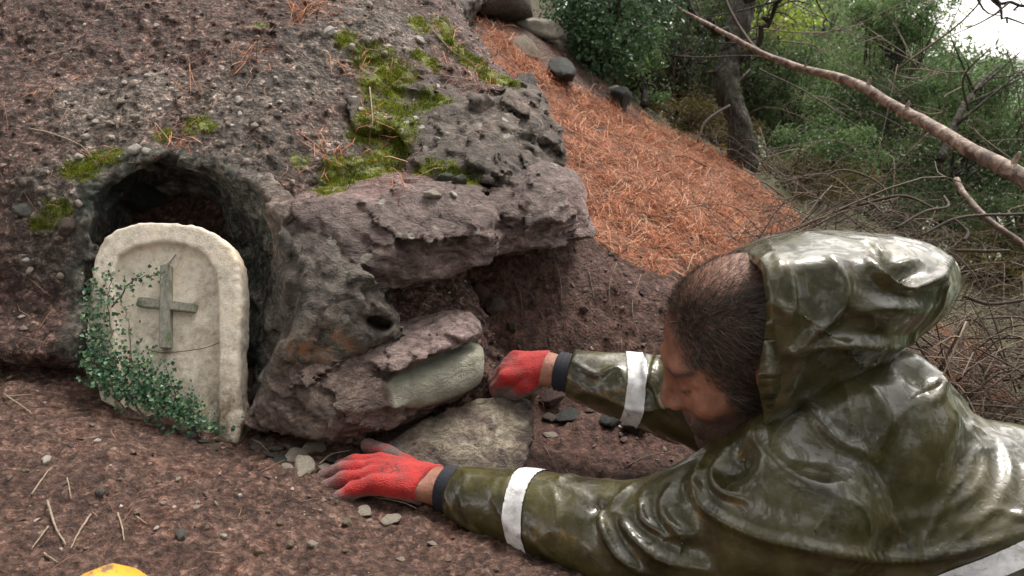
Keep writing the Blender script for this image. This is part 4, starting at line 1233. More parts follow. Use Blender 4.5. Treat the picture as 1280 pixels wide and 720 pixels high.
# ================================================================ LOOSE STONES, LITTER, MOSS
def ico_verts(sub):
    bm = bmesh.new(); bmesh.ops.create_icosphere(bm, subdivisions=sub, radius=1)
    bm.verts.ensure_lookup_table()
    V = np.array([v.co[:] for v in bm.verts]); F = np.array([[v.index for v in f.verts] for f in bm.faces]); bm.free()
    return V, F
ICO1, ICO2, ICO3 = ico_verts(1), ico_verts(2), ico_verts(3)
def rock_shape(seed, base, flat=0.6, rough=0.25, cuts=7):
    r = np.random.default_rng(seed); V, F = base
    V = V.copy()
    for _ in range(cuts):                                  # chop facets off
        n = r.normal(size=3); n /= np.linalg.norm(n); c = r.uniform(0.55, 0.85)
        d = V @ n - c
        V -= np.outer(np.maximum(d, 0), n)
    V *= (1 + rough * fbm(V + seed * 3.1, 1.6, 3, seed % 50))[:, None]
    return V * np.array([1, r.uniform(0.65, 0.95), flat]), F
def frame_from(n, rng=RNG):
    n = nrmv(n); t = rng.normal(size=3); t = nrmv(t - n * (t @ n)); return np.stack([t, np.cross(n, t), n])   # rows
STONE_SHAPES = [make_mesh('stone_shape', *rock_shape(s, ICO3, random.uniform(0.5, 0.85), 0.34, 12), True) for s in range(8)]
CHIP_SHAPES = [make_mesh('chip_shape', *rock_shape(40 + s, ICO2, 0.22, 0.15, 9), False) for s in range(5)]

def mat_stone(name, c, s=60):
    t = NT(name); n = t.noise(6, 6, 0.75, 0.6); f = t.noise(30, 4, 0.7)
    col = t.ramp(n, [(0.3, tuple((0.75 if c[0] > 0.4 else 0.45) * x for x in c)), (0.5, c), (0.7, tuple(min(0.85, 1.4 * x) for x in c))])
    t.bump(t.math('ADD', n, f), 0.8, 0.15)
    return t.set(color=col, rough=0.62, spec=0.4)
SM = {k: mat_stone('stone_' + k, c) for k, c in dict(white=(0.80, 0.74, 0.66), grey=(0.17, 0.16, 0.15), red=(0.15, 0.085, 0.075), tan=(0.30, 0.24, 0.17), slate=(0.075, 0.082, 0.08), pale=(0.52, 0.46, 0.385), brown=(0.16, 0.12, 0.10), green=(0.10, 0.105, 0.07)).items()}

def put_stone(name, px, py, wpx, mat, label, cat, group=None, shapes=STONE_SHAPES, trees=None, sink=0.35, aspect=1.0, tilt=0.25, seed=0):
    h = ray(px, py, trees or ROCKT)
    if h is None: return None
    rg = np.random.default_rng(seed + int(px * 13 + py * 7))
    p, n, dist = h; d = (p - CO) @ CF; r = wpx * d / 2000
    n = nrmv(n * 0.6 + np.array([0, 0, 0.6]) + rg.normal(size=3) * tilt)
    fr = frame_from(n, rg)
    me0 = shapes[rg.integers(len(shapes))]
    key = me0.name + '_' + mat
    me = bpy.data.meshes.get(key)
    if me is None:
        me = me0.copy(); me.name = key; me.materials.append(SM[mat])
    o = bpy.data.objects.new(name, me); COL.objects.link(o)
    zr = max(abs(v.co.z) for v in me0.vertices)
    p = p + h[1] * r * zr * (1 - 2 * sink) * aspect
    m = Matrix(np.column_stack([fr[0] * r, fr[1] * r, fr[2] * r * aspect]).tolist()).to_4x4(); m.translation = Vector(p)
    o.matrix_world = m
    o['label'] = label; o['category'] = cat
    if group: o['group'] = group
    return o

BT = [TREES[k] for k in ('bank', 'crest', 'block', 'ledge', 'shell')]
# pale pebbles bedded in the bank (from the photograph)
for x, y, w in [(411, 42, 20), (320, 48, 12), (171, 187, 20), (184, 190, 13), (100, 255, 15), (75, 58, 13), (360, 72, 10), (152, 128, 11), (171, 150, 18), (137, 154, 14), (112, 147, 11), (118, 153, 10), (130, 115, 12), (155, 104, 9), (298, 128, 15), (318, 160, 15), (300, 144, 12), (345, 100, 12), (262, 135, 10), (195, 33, 9), (463, 8, 13), (525, 50, 15), (480, 68, 11), (520, 150, 9), (366, 228, 11), (545, 175, 12), (268, 108, 8), (108, 172, 13), (100, 196, 12), (38, 340, 14), (33, 325, 9), (75, 345, 12), (140, 172, 11), (350, 128, 9), (505, 62, 8), (420, 180, 10), (440, 60, 11), (230, 95, 9), (185, 95, 9), (285, 40, 8), (85, 285, 12)]:
    mk_ = random.choice(['white', 'white', 'pale']); put_stone('pebble', x, y, w, mk_, ('white pebble' if mk_ == 'white' else 'dull cream pebble') + ' bedded in the dark soil and moss of the bank', 'pebble', 'pale pebbles in the bank', trees=BT)
for x, y, w, m, lab in [(88, 283, 30, 'brown', 'brown rounded stone in the bank left of the niche below the green moss'), (32, 262, 28, 'grey', 'round grey knobbly stone near the moss on the bank'), (540, 244, 24, 'pale', 'pale lichen-spotted stone on top of the overhanging ledge'), (566, 243, 13, 'white', 'small white stone on top of the overhanging ledge beside moss'), (575, 228, 22, 'green', 'moss-grown knob of stone on the overhanging ledge'), (556, 225, 26, 'green', 'mossy brown knob of stone beside the pale lichen stone')]:
    put_stone('stone', x, y, w, m, lab, 'stone', trees=BT)

# stones round the dig
GT = [TREES['ground'], TREES['slab']]
for x, y, w, m, asp, lab in [(707, 522, 40, 'slate', 0.6, 'dark grey smooth flat stone below the far jacket cuff'), (688, 501, 36, 'red', 0.9, 'reddish rough stone between the slab and the far cuff'), (660, 490, 34, 'tan', 1.2, 'tan upright stone touching the right end of the slab'), (685, 526, 24, 'brown', 0.8, 'small brown stone beside the dark grey flat stone'),
                        (762, 530, 36, 'slate', 0.8, 'dark stone half buried under the far sleeve'), (795, 537, 44, 'green', 0.7, 'greenish stone half buried under the white sleeve band'), (736, 514, 16, 'brown', 0.8, 'small brown pebble just under the far sleeve'), (690, 545, 22, 'pale', 0.4, 'pale flake of stone in front of the dark grey flat stone'),
                        (790, 480, 26, 'brown', 0.7, 'brown clod of stone in the dug face behind the far sleeve'), (455, 640, 22, 'pale', 0.6, 'pale stone chip near the fingertips of the soil-touching glove'), (490, 650, 30, 'pale', 0.4, 'flat pale stone flake on the soil below the near glove'), (540, 680, 18, 'pale', 0.4, 'small flat pale chip on the soil beside the near sleeve'),
                        (618, 382, 30, 'brown', 1.0, 'brown stone in the dug face above the split boulder'), (600, 365, 36, 'red', 1.0, 'reddish stone wedged under the overhanging ledge'), (640, 410, 20, 'brown', 0.8, 'brown stone in the dug face right of the split boulder')]:
    put_stone('stone', x, y, w, m, lab, 'stone', trees=GT + [TREES['bank'], TREES['ledge']], aspect=asp, sink=0.3)
for x, y, w, m in [(326, 558, 30, 'grey'), (345, 562, 26, 'grey'), (365, 560, 26, 'brown'), (394, 562, 36, 'pale'), (371, 571, 34, 'pale'), (380, 583, 42, 'pale'), (352, 575, 26, 'slate'), (405, 584, 24, 'pale'), (340, 570, 24, 'slate'), (376, 592, 16, 'pale'), (412, 575, 20, 'slate'), (318, 552, 22, 'brown'), (300, 548, 18, 'brown'), (255, 553, 22, 'grey'), (236, 545, 24, 'grey'), (268, 560, 18, 'brown'), (360, 584, 18, 'pale'), (425, 585, 20, 'brown')]:
    put_stone('stone_flake', x, y, w, m, 'thin flat ' + {'grey': 'mid-grey', 'brown': 'brown', 'pale': 'pale', 'slate': 'blackish'}[m] + ' stone flake in the heap below the split boulder and plaque', 'stone flake', 'stone flakes under the boulder', shapes=CHIP_SHAPES, trees=[TREES['ground']], sink=0.2, tilt=0.3)
for x, y, w in [(122, 551, 9), (58, 577, 16), (200, 603, 9), (245, 635, 11), (223, 600, 9), (270, 630, 9), (300, 620, 8), (322, 692, 15), (362, 681, 13), (392, 682, 15), (280, 672, 12), (196, 660, 9), (248, 629, 8), (435, 654, 14), (205, 630, 8), (218, 634, 9), (430, 690, 10), (350, 655, 9), (30, 590, 12), (335, 640, 8), (150, 600, 8), (172, 642, 10), (258, 660, 8), (300, 650, 7), (400, 640, 9), (500, 700, 12), (560, 700, 10), (12, 598, 11)]:
    mk_ = random.choice(['white', 'tan', 'pale', 'tan']); put_stone('pebble', x, y, w, mk_, 'small ' + {'white': 'white', 'tan': 'tan', 'pale': 'dull cream'}[mk_] + ' pebble lying on the brown soil in front of the plaque', 'pebble', 'pale pebbles on the soil', trees=[TREES['ground']])
for x, y, w, lab in [(125, 618, 17, 'dark grey upright stone in the soil nearer to the plaque'), (226, 672, 19, 'dark grey upright stone in the soil farther from the plaque')]:
    put_stone('stone', x, y, w, 'grey', lab, 'stone', trees=[TREES['ground']], aspect=1.3)
    
put_stone('stone', 165, 240, 95, 'slate', 'dark angular stone lodged in the top of the niche above the plaque', 'stone', trees=[TREES['bank']], aspect=0.8, sink=0.3)
# rocks in the needle slope
NT_ = [TREES['ground']]
for x, y, w, m, asp, lab in [(768, 132, 52, 'slate', 1.0, 'dark stone with pale cap sticking out of the orange needles'), (697, 97, 70, 'slate', 0.7, 'dark lichen-flecked rock in the upper part of the needle slope'), (672, 40, 80, 'pale', 0.7, 'long pale rock at the foot of the leafy shrub'), (655, 62, 46, 'tan', 0.6, 'tan rock just below the long pale rock'), (600, 15, 120, 'brown', 0.8, 'large brown rock behind the mossy crest')]:
    put_stone('rock', x, y, w, m, lab, 'rock', trees=NT_, aspect=asp, sink=0.25)
put_stone('stone', 764, 117, 34, 'white', 'pale flat cap stone lying on the dark stone in the needles', 'stone', trees=NT_ , aspect=0.5, sink=0.0)
for x, y in [(818, 237), (881, 232), (740, 153), (774, 160), (772, 242), (795, 180), (860, 207), (845, 325)]:
    put_stone('pebble', x, y, 8, 'white', 'tiny white pebble lying on the orange pine needles', 'pebble', 'white pebbles in the needles', trees=NT_, aspect=0.6)

# gravel and crumbs: far too many to count
def scatter_stones(name, V, Q, n, w, smin_, smax_, mat, seed, arange=(0, 1), **props):
    rg = np.random.default_rng(seed)
    P, N, k = sample_surf(V, Q, n, w, rg)
    shapes = [rock_shape(100 + seed + s, ICO1, 0.38, 0.45, 8) for s in range(6)]
    mb = MB()
    sz = smin_ * (smax_ / smin_) ** (rg.random(n) ** 3.2)
    which = rg.integers(0, 6, n)
    for s in range(6):
        m = which == s; c = m.sum()
        if c == 0: continue
        T = rg.normal(size=(c, 3)); Nn = N[m] + rg.normal(size=(c, 3)) * 0.35; Nn /= np.linalg.norm(Nn, axis=1)[:, None]
        T -= Nn * (T * Nn).sum(1)[:, None]; T /= np.linalg.norm(T, axis=1)[:, None]; B_ = np.cross(Nn, T)
        SV, SF = shapes[s]
        X = P[m][:, None] + sz[m][:, None, None] * (SV[None, :, :1] * T[:, None] + SV[None, :, 1:2] * B_[:, None] + (SV[None, :, 2:] + 0.15) * Nn[:, None])
        F = (SF[None] + (np.arange(c) * len(SV))[:, None, None]).reshape(-1, 3)
        mb.add(X.reshape(-1, 3), F, np.repeat(arange[0] + (arange[1] - arange[0]) * rg.random(c), len(SV)))
    link(name, mb.mesh(name, False), mat, kind='stuff', **props)
bc_ = BV[BQ].mean(1); bx, by, bd = proj(bc_)
bn = np.cross(BV[BQ[:, 2]] - BV[BQ[:, 0]], BV[BQ[:, 3]] - BV[BQ[:, 1]]); bn /= np.linalg.norm(bn, axis=1)[:, None] + 1e-12
bw = np.clip(bn[:, 2], 0.05, 1) * (cav[BQ[:, 0]] > 0.03) * (by > -120)
M['gravel'] = mat_rnd('gravel', [(0, (0.035, 0.022, 0.018)), (0.5, (0.090, 0.058, 0.048)), (0.85, (0.19, 0.14, 0.12)), (1, (0.52, 0.47, 0.43))], 0.7, 0.3)
clump = 0.35 + np.clip(fbm(bc_, 6, 2, 77) * 2.2, 0, 2)
scatter_stones('bank_gravel', BV, BQ, 6500, bw * clump, 0.0018, 0.009, M['gravel'], 5, label='fine gravel and soil crumbs scattered over the bank', category='gravel')
CV_, CQ_ = R['crest'][1], R['crest'][2]
cn = np.cross(CV_[CQ_[:, 2]] - CV_[CQ_[:, 0]], CV_[CQ_[:, 3]] - CV_[CQ_[:, 1]]); cn /= np.linalg.norm(cn, axis=1)[:, None] + 1e-12
scatter_stones('crest_gravel', CV_, CQ_, 1500, np.clip(cn[:, 2] - 0.2, 0, 1), 0.002, 0.010, M['gravel'], 6, label='fine gravel lying on the mossy crest of the outcrop', category='gravel')
gc_ = GV[GQ].mean(1); gxp, gyp, gdp = proj(gc_)
vis = (gdp > 0.5) & (gdp < 2.4) & (gc_[:, 0] > -1.4) & (gc_[:, 0] < 1.6) & (gc_[:, 1] < 2.1)
gw = vis * (needle[GQ[:, 0]] < 0.5) * (0.25 + np.clip(fbm(gc_, 5, 2, 78) * 2, 0, 2))
scatter_stones('soil_crumbs', GV, GQ, 7000, gw, 0.0015, 0.008, M['gravel'], 9, (0.0, 0.93), label='crumbs of soil and grit over the brown ground', category='soil')
facew = face.reshape(-1)[GQ[:, 0]] * (gdp > 0)
scatter_stones('dug_clods', GV, GQ, 600, facew, 0.003, 0.014, M['gravel'], 10, (0.0, 0.6), label='dark clods and stones stuck in the dug soil face', category='soil')

# pine needles
def needles(name, P, N, length, width, mat, seed, lift=0.35, **props):
    rg = np.random.default_rng(seed); n = len(P)
    T = rg.normal(size=(n, 3)); T -= N * (T * N).sum(1)[:, None]; T /= np.linalg.norm(T, axis=1)[:, None]
    S = np.cross(N, T); L = (length * (0.55 + 0.75 * rg.random(n)))[:, None]
    el = np.abs(rg.normal(size=(n, 1))) * lift
    bend = rg.normal(size=(n, 1)) * 0.18
    a = P + N * 0.001; m = P + T * L * 0.5 + S * bend * L * 0.5 + N * (el * L * 0.4 + 0.002); b = P + T * L + N * (el * L * 0.35 + 0.002)
    w = width * (0.7 + 0.6 * rg.random((n, 1)))
    up = N * w * 0.6
    V = np.stack([a - S * w, a + S * w, a + up, m - S * w, m + S * w, m + up, b], 1).reshape(-1, 3)
    k = np.arange(n) * 7
    q = np.concatenate([np.stack([k + i, k + j, k + j + 3, k + i + 3], 1) for i, j in ((0, 1), (1, 2), (2, 0))])
    t = np.concatenate([np.stack([k + 3 + i, k + 3 + j, k + 6], 1) for i, j in ((0, 1), (1, 2), (2, 0))])
    mb = MB(); mb.add(V, q, np.repeat(rg.random(n), 7)); mb.F.setdefault(3, []).append(t)
    return link(name, mb.mesh(name), mat, kind='stuff', **props)
M['needle'] = mat_rnd('orange_pine_needle', [(0, (0.10, 0.03, 0.014)), (0.3, (0.36, 0.108, 0.044)), (0.7, (0.60, 0.225, 0.105)), (1, (0.78, 0.45, 0.28))], 0.6, 0.35)
M['needle2'] = mat_rnd('brown_pine_needle', [(0, (0.07, 0.035, 0.025)), (0.5, (0.22, 0.11, 0.07)), (1, (0.42, 0.26, 0.17))], 0.65, 0.3)
M['needle3'] = mat_rnd('faded_pine_needle', [(0, (0.06, 0.035, 0.025)), (0.4, (0.20, 0.12, 0.08)), (1, (0.62, 0.47, 0.34))], 0.65, 0.3)
nw = needle[GQ[:, 0]] * (0.15 + np.clip(fbm(gc_, 7, 3, 79) * 3.5 + 0.6, 0, 2)) * (gdp < 7)
P, N, _ = sample_surf(GV, GQ, 36000, nw, np.random.default_rng(21))
needles('needle_litter', P, N, 0.062, 0.0010, M['needle'], 22, 0.42, label='thick litter of orange pine needles on the slope behind the boulder', category='pine needles')
P, N, _ = sample_surf(BV, BQ, 1500, bw * (0.3 + np.clip(fbm(bc_, 4, 2, 80) * 3, 0, 2)), np.random.default_rng(23))
needles('bank_needles', P, N, 0.05, 0.0006, M['needle2'], 24, 0.25, label='sparse brown pine needles fallen over the bank', category='pine needles')
P, N, _ = sample_surf(GV, GQ, 800, gw, np.random.default_rng(25))
needles('soil_needles', P, N, 0.05, 0.0006, M['needle2'], 26, 0.2, label='sparse brown pine needles fallen on the brown soil', category='pine needles')
pool = (in_poly(gxp + 4 * nrand[GQ[:, 0]], gyp + 3 * nrand[GQ[:, 0]], NEEDLE_POLY) & (gdp > 1.5) & (gdp < 6)).astype(float) * (1 - needle[GQ[:, 0]])
P, N, _ = sample_surf(GV, GQ, 4500, pool, np.random.default_rng(33))
needles('needle_fringe', P, N, 0.066, 0.0012, M['needle'], 34, 0.35, label='stray orange pine needles fallen round the edge of the litter', category='pine needles')
P, N, _ = sample_surf(GV, GQ, 3500, needle[GQ[:, 0]] * (gdp < 7), np.random.default_rng(35))
needles('faded_needles', P, N, 0.075, 0.0012, M['needle3'], 36, 0.5, label='faded tan and grey pine needles mixed into the orange litter', category='pine needles')
# bunches of long needles on the bank and crest
Pn, Nn = [], []
for x, y, n in [(415, 185, 14), (405, 200, 10), (445, 75, 9), (432, 95, 8), (310, 70, 14), (330, 80, 10), (375, 20, 30), (390, 10, 26), (420, 20, 10), (245, 115, 7), (240, 180, 7), (515, 215, 8), (465, 150, 5), (590, 95, 10), (560, 80, 7), (600, 105, 10), (480, 160, 5), (470, 190, 6), (125, 195, 5), (210, 175, 6), (60, 110, 8), (500, 235, 6), (560, 60, 6)]:
    for _ in range(n):
        h = ray(x + random.gauss(0, 9), y + random.gauss(0, 8), BT)
        if h: Pn.append(h[0]); Nn.append(nrmv(h[1] + np.array([0, -0.2, 0.4])))
needles('needle_bunches', np.array(Pn), np.array(Nn), 0.062, 0.0008, M['needle'], 28, 0.55, label='small bunches of long reddish pine needles caught on the bank and crest', category='pine needles')

# moss cushions
Pm, Nm = [], []
rm = np.random.default_rng(31)
for key, V, Q in [('bank', BV, BQ)] + [(k, R[k][1], R[k][2]) for k in ('crest', 'block', 'ledge')]:
    mm = moss_mask(V, MS)[Q[:, 0]] * np.clip(fbm(V[Q[:, 0]], 32, 3, 82) * 3 + 0.6, 0, 1)
    ar = np.linalg.norm(np.cross(V[Q[:, 2]] - V[Q[:, 0]], V[Q[:, 3]] - V[Q[:, 1]]), axis=1)
    n = int((mm * ar).sum() * 0.5 * 300000)
    if n < 20: continue
    P, N, _ = sample_surf(V, Q, n, mm, rm); Pm.append(P); Nm.append(N)
Pm, Nm = np.concatenate(Pm), np.concatenate(Nm)
n = len(Pm); D = nrmv([0, -0.2, 0.5]) + Nm * 0.8 + rm.normal(size=(n, 3)) * 0.45; D /= np.linalg.norm(D, axis=1)[:, None]
S = np.cross(D, rm.normal(size=(n, 3))); S /= np.linalg.norm(S, axis=1)[:, None]
L = (0.0025 + 0.0045 * rm.random(n))[:, None]
V = np.stack([Pm - S * 0.0012 - D * 0.001, Pm + S * 0.0012 - D * 0.001, Pm + D * L], 1).reshape(-1, 3)
mb = MB(); mb.add(V, np.arange(n * 3).reshape(-1, 3), np.repeat(np.clip(0.5 + fbm(Pm, 25, 2, 83) * 0.6 + rm.normal(size=n) * 0.18, 0, 1), 3))
M['moss'] = mat_rnd('moss', [(0, (0.04, 0.06, 0.010)), (0.4, (0.15, 0.19, 0.018)), (0.8, (0.32, 0.34, 0.035)), (1, (0.48, 0.45, 0.09))], 0.7, 0.2, None, True)
link('moss', mb.mesh('moss'), M['moss'], kind='stuff', label='bright green moss cushions on the outcrop and bank', category='moss')

# twigs on the soil
def put_twig(name, pts, r, a, label, group=None, trees=None, lift=0.004, cat='twig'):
    P = []
    for x, y in pts:
        h = ray(x, y, trees or ROCKT)
        if h: P.append(h[0] + h[1] * lift)
    if len(P) < 2: return
    mb = MB(); path = spline(P, 10); path += RNG.normal(size=path.shape) * r * 0.15
    add_tube(mb, path, np.linspace(r, r * 0.55, 10), 6, a)
    return link(name, mb.mesh(name), M['twig'], label=label, category=cat, **({'group': group} if group else {}))
for pts, r in [([(60, 628), (70, 660), (82, 685)], 0.0018), ([(113, 645), (100, 668), (86, 690)], 0.0016), ([(148, 644), (153, 662), (156, 678)], 0.0014), ([(85, 600), (90, 625)], 0.0012), ([(170, 648), (184, 658)], 0.0012), ([(40, 620), (62, 590), (72, 585)], 0.0014), ([(5, 495), (30, 512), (40, 520)], 0.0015), ([(10, 497), (40, 495)], 0.0013), ([(55, 695), (75, 705)], 0.0018), ([(60, 660), (40, 690)], 0.0014)]:
    put_twig('twig', pts, r, 0.85, 'thin pale dry twig lying on the brown soil', 'twigs on the soil', [TREES['ground']])
for pts, r in [([(38, 162), (60, 167), (90, 178), (108, 188), (122, 208)], 0.0022), ([(540, 40), (565, 65), (590, 80)], 0.002), ([(195, 155), (215, 180), (222, 188)], 0.0016), ([(462, 110), (465, 150), (463, 165)], 0.002), ([(550, 95), (580, 100), (612, 105)], 0.0014)]:
    put_twig('twig', pts, r, 0.75, 'dry brown twig lying on the bank among moss and pebbles', 'twigs on the bank', BT)
for pts, r in [([(400, 583), (415, 572), (440, 566)], 0.0015), ([(396, 590), (420, 584)], 0.0018), ([(470, 625), (500, 632), (520, 640)], 0.0012)]:
    put_twig('twig', pts, r, 0.8, 'short pale root ends sticking out by the near glove', 'roots by the glove', [TREES['ground']], 0.006)
for pts, r in [([(680, 560), (690, 580), (700, 600)], 0.0012), ([(705, 590), (722, 605)], 0.0016), ([(780, 585), (810, 572), (840, 566)], 0.0012), ([(690, 320), (700, 350), (702, 380)], 0.0016), ([(770, 330), (760, 360), (765, 400)], 0.0013), ([(735, 340), (742, 375)], 0.0014), ([(640, 345), (650, 370), (652, 400)], 0.0013), ([(800, 345), (790, 380), (795, 415)], 0.0014)]:
    put_twig('root', pts, r, 0.45, 'thin brown root hanging in the dug soil face', 'roots in the dug face', [TREES['ground']], cat='root')

# yellow helmet at the bottom of the frame
def mat_yellow():
    t = NT('yellow_plastic'); n = t.noise(40, 5, 0.7); 
    col = t.mix(t.rng(n, 0.56, 0.64), (0.72, 0.33, 0.03), (0.18, 0.12, 0.07))
    return t.set(color=col, rough=0.4)
M['yellow'] = mat_yellow()
hpx = W(130, 818, 0.78)
hx, hy = hpx[0], hpx[1]
hz = ground_z(hx, hy) - 0.01
helmet = empty('helmet', (hx, hy, hz), label='dirty yellow rounded plastic helmet lying on the soil', category='helmet')
V, F = ICO3
V = V[:, :] * 1.0
dome = np.array(V); dome[:, 2] = np.where(dome[:, 2] < 0, dome[:, 2] * 0.1, dome[:, 2])
ridge_ = 1 + 0.05 * np.exp(-(dome[:, 0] / 0.12) ** 2) * (dome[:, 2] > 0.1)
hh = hpx[2] + 0.086 - hz
dv = dome * ridge_[:, None] * np.array([0.085, 0.105, hh]) + np.array([hx, hy, hz - 0.002])
child_at(link('shell', make_mesh('helmet_shell', dv, F), M['yellow']), helmet)
mb = MB(); an = np.linspace(0, 2 * math.pi, 41)
add_tube(mb, np.stack([hx + 0.092 * np.cos(an), hy + 0.112 * np.sin(an), np.full(41, hz + 0.006)], 1), 0.006, 6)
child_at(link('brim', mb.mesh('helmet_brim'), M['yellow']), helmet)

# ================================================================ VEGETATION BEHIND
LEAFM = {
 'glossy': mat_rnd('glossy_leaf', [(0, (0.023, 0.058, 0.023)), (0.5, (0.065, 0.138, 0.058)), (0.85, (0.145, 0.246, 0.123)), (1, (0.319, 0.435, 0.261))], 0.35, 0.5, None, True),
 'dark': mat_rnd('dark_leaf', [(0, (0.022, 0.040, 0.019)), (0.5, (0.067, 0.106, 0.046)), (1, (0.192, 0.237, 0.103))], 0.5, 0.4, None, True),
 'mid': mat_rnd('mid_leaf', [(0, (0.047, 0.091, 0.034)), (0.5, (0.125, 0.210, 0.085)), (1, (0.326, 0.439, 0.189))], 0.5, 0.4, None, True),
 'pale': mat_rnd('pale_leaf', [(0, (0.135, 0.201, 0.103)), (0.5, (0.288, 0.384, 0.206)), (1, (0.577, 0.657, 0.376))], 0.5, 0.3, None, True),
 'yellow': mat_rnd('yellow_green_leaf', [(0, (0.131, 0.189, 0.029)), (0.5, (0.319, 0.420, 0.058)), (1, (0.609, 0.652, 0.145))], 0.5, 0.3, None, True),
 'olive': mat_rnd('olive_leaf', [(0, (0.036, 0.033, 0.013)), (0.5, (0.105, 0.088, 0.031)), (1, (0.235, 0.178, 0.064))], 0.6, 0.3, None, True),
}
def mat_bark():
    t = NT('bark'); v = t.map((1, 1, 0.35)); n = t.noise(40, 6, 0.75, 0.8, v); w = t.voro(45, vec=v)
    col = t.ramp(n, [(0.36, (0.010, 0.008, 0.007)), (0.5, (0.045, 0.037, 0.030)), (0.64, (0.13, 0.11, 0.09))])
    col = t.mix(t.rng(t.noise(8, 4), 0.55, 0.7), col, (0.06, 0.07, 0.035))
    t.bump(t.math('ADD', n, t.math('MULTIPLY', w, 0.8)), 1.0, 0.02)
    return t.set(color=col, rough=0.85)
M['bark'] = mat_bark()
def mat_deadwood():
    t = NT('barkless_pink_wood'); v = t.map((1, 1, 1)); n = t.noise(30, 6, 0.7, 1.0); f = t.noise(9, 4, 0.6)
    col = t.ramp(n, [(0.38, (0.07, 0.048, 0.038)), (0.5, (0.22, 0.155, 0.125)), (0.62, (0.42, 0.33, 0.28))])
    col = t.mix(t.rng(f, 0.52, 0.68), col, (0.085, 0.065, 0.055))
    t.bump(n, 0.6, 0.006)
    return t.set(color=col, rough=0.7)
M['deadwood'] = mat_deadwood()

def foliage_points(c, r, n, rg, clumps=40, shell=0.55):
    """leaf positions in clumps spread through an uneven ellipsoid"""
    cc = rg.normal(size=(clumps, 3)); cc /= np.linalg.norm(cc, axis=1)[:, None]
    cc *= (shell + (1 - shell) * rg.random((clumps, 1))) * (0.75 + 0.35 * rg.random((clumps, 1)))
    cs = 0.13 + 0.16 * rg.random(clumps)
    k = rg.integers(0, clumps, n)
    P = cc[k] + rg.normal(size=(n, 3)) * cs[k][:, None] * 0.62
    nrm = P - cc[k] * 0.6; nrm[:, 2] += 0.25
    nrm /= np.linalg.norm(nrm, axis=1)[:, None] + 1e-9
    return np.asarray(c) + P * np.asarray(r), nrm, np.asarray(c) + cc * np.asarray(r) * 0.85, k

def shrub(name, px, py, d, r, n, leaf, kind, label, cat='shrub', group=None, seed=0, aspect=None, clumps=46, trunk=0.02, jit=0.8):
    rg = np.random.default_rng(500 + seed)
    if aspect is None:
        aspect = 0.7 if kind == 'glossy' or kind == 'yellow' else 0.26
        if aspect < 0.5: leaf, n = leaf * 1.35, int(n * 1.5)
    c = W(px, py, d); r = np.asarray(r, float)
    gz0 = ground_z(c[0], c[1])
    if c[2] - r[2] < gz0 - 0.15: r = r * [1, 1, 1]
    base = np.array([c[0] + rg.normal() * 0.05, c[1] + rg.normal() * 0.05, gz0 - 0.02])
    e = empty(name, tuple(base), label=label, category=cat, **({'group': group} if group else {}))
    P, N, tips, k = foliage_points(c, r, n, rg, clumps)
    P[:, 2] = np.maximum(P[:, 2], gz0 + 0.01)
    mb = MB()
    core = c.copy(); core[2] -= r[2] * 0.25
    mid = (base + core) / 2 + rg.normal(size=3) * 0.04 * r[0]
    hgt = max(core[2] - base[2], 0.05)
    add_tube(mb, spline([base, mid, core, c + [0, 0, r[2] * 0.4]], 14), np.linspace(trunk, trunk * 0.35, 14), 8)
    for t in tips[:: max(1, len(tips) // 30)]:
        s = base + (core - base) * rg.uniform(0.35, 1.0)
        m = (s + t) / 2 + rg.normal(size=3) * 0.12 * r
        add_tube(mb, spline([s, m, t], 9), np.linspace(trunk * 0.42, trunk * 0.10, 9), 5)
    child_at(link('trunk', mb.mesh('trunk'), M['bark']), e)
    # brightness varies by clump
    tone = np.clip(rg.random(len(tips))[k] * 0.55 + rg.random(len(P)) * 0.45 , 0, 1)
    V, F, a = leaf_cloud(P, N, leaf, rg, 0.12, aspect, jit, tone)
    mbl = MB(); mbl.add(V, F, a)
    child_at(link('crown', mbl.mesh('crown', False), LEAFM[kind], kind='stuff'), e)
    return e

shrub('evergreen_shrub', 768, 12, 3.3, (0.28, 0.35, 0.29), 8500, 0.020, 'glossy', 'dense evergreen shrub with small glossy leaves above the needle slope', seed=1, clumps=70)
shrub('evergreen_shrub', 690, -55, 3.9, (0.36, 0.35, 0.30), 4500, 0.022, 'glossy', 'smaller evergreen shrub overhanging the long pale rock', seed=2, clumps=40)
shrub('evergreen_shrub', 800, 75, 3.7, (0.20, 0.25, 0.20), 3000, 0.018, 'mid', 'low leafy shrub at the lower end of the glossy evergreen', seed=3, clumps=30)
shrub('dry_bush', 845, 150, 3.9, (0.24, 0.25, 0.16), 1600, 0.016, 'olive', 'sparse olive-brown bush at the crest of the needle slope', 'bush', seed=4, jit=1.2)
shrub('dry_bush', 1000, 235, 3.7, (0.35, 0.35, 0.17), 2300, 0.016, 'olive', 'sparse olive bush below the fallen pole beside dead branches', 'bush', seed=5, jit=1.2)
shrub('green_bush', 850, 45, 5.0, (0.5, 0.4, 0.55), 4200, 0.028, 'dark', 'dark bush left of the rough pine trunk', 'bush', seed=6)
shrub('green_bush', 985, 130, 5.2, (0.50, 0.4, 0.40), 5200, 0.026, 'mid', 'mid green bush right of the rough pine trunk', 'bush', seed=7)
shrub('green_bush', 1085, 165, 5.0, (0.55, 0.45, 0.42), 6000, 0.026, 'dark', 'dark green bush behind the middle of the fallen pole', 'bush', seed=8)
shrub('green_bush', 1190, 205, 4.4, (0.45, 0.4, 0.30), 4600, 0.022, 'dark', 'dark bush behind the thick end of the fallen pole', 'bush', seed=9)
shrub('green_bush', 1085, 110, 7.0, (0.75, 0.6, 0.52), 5500, 0.038, 'mid', 'tall green bush rising above the fallen pole', 'bush', seed=10)
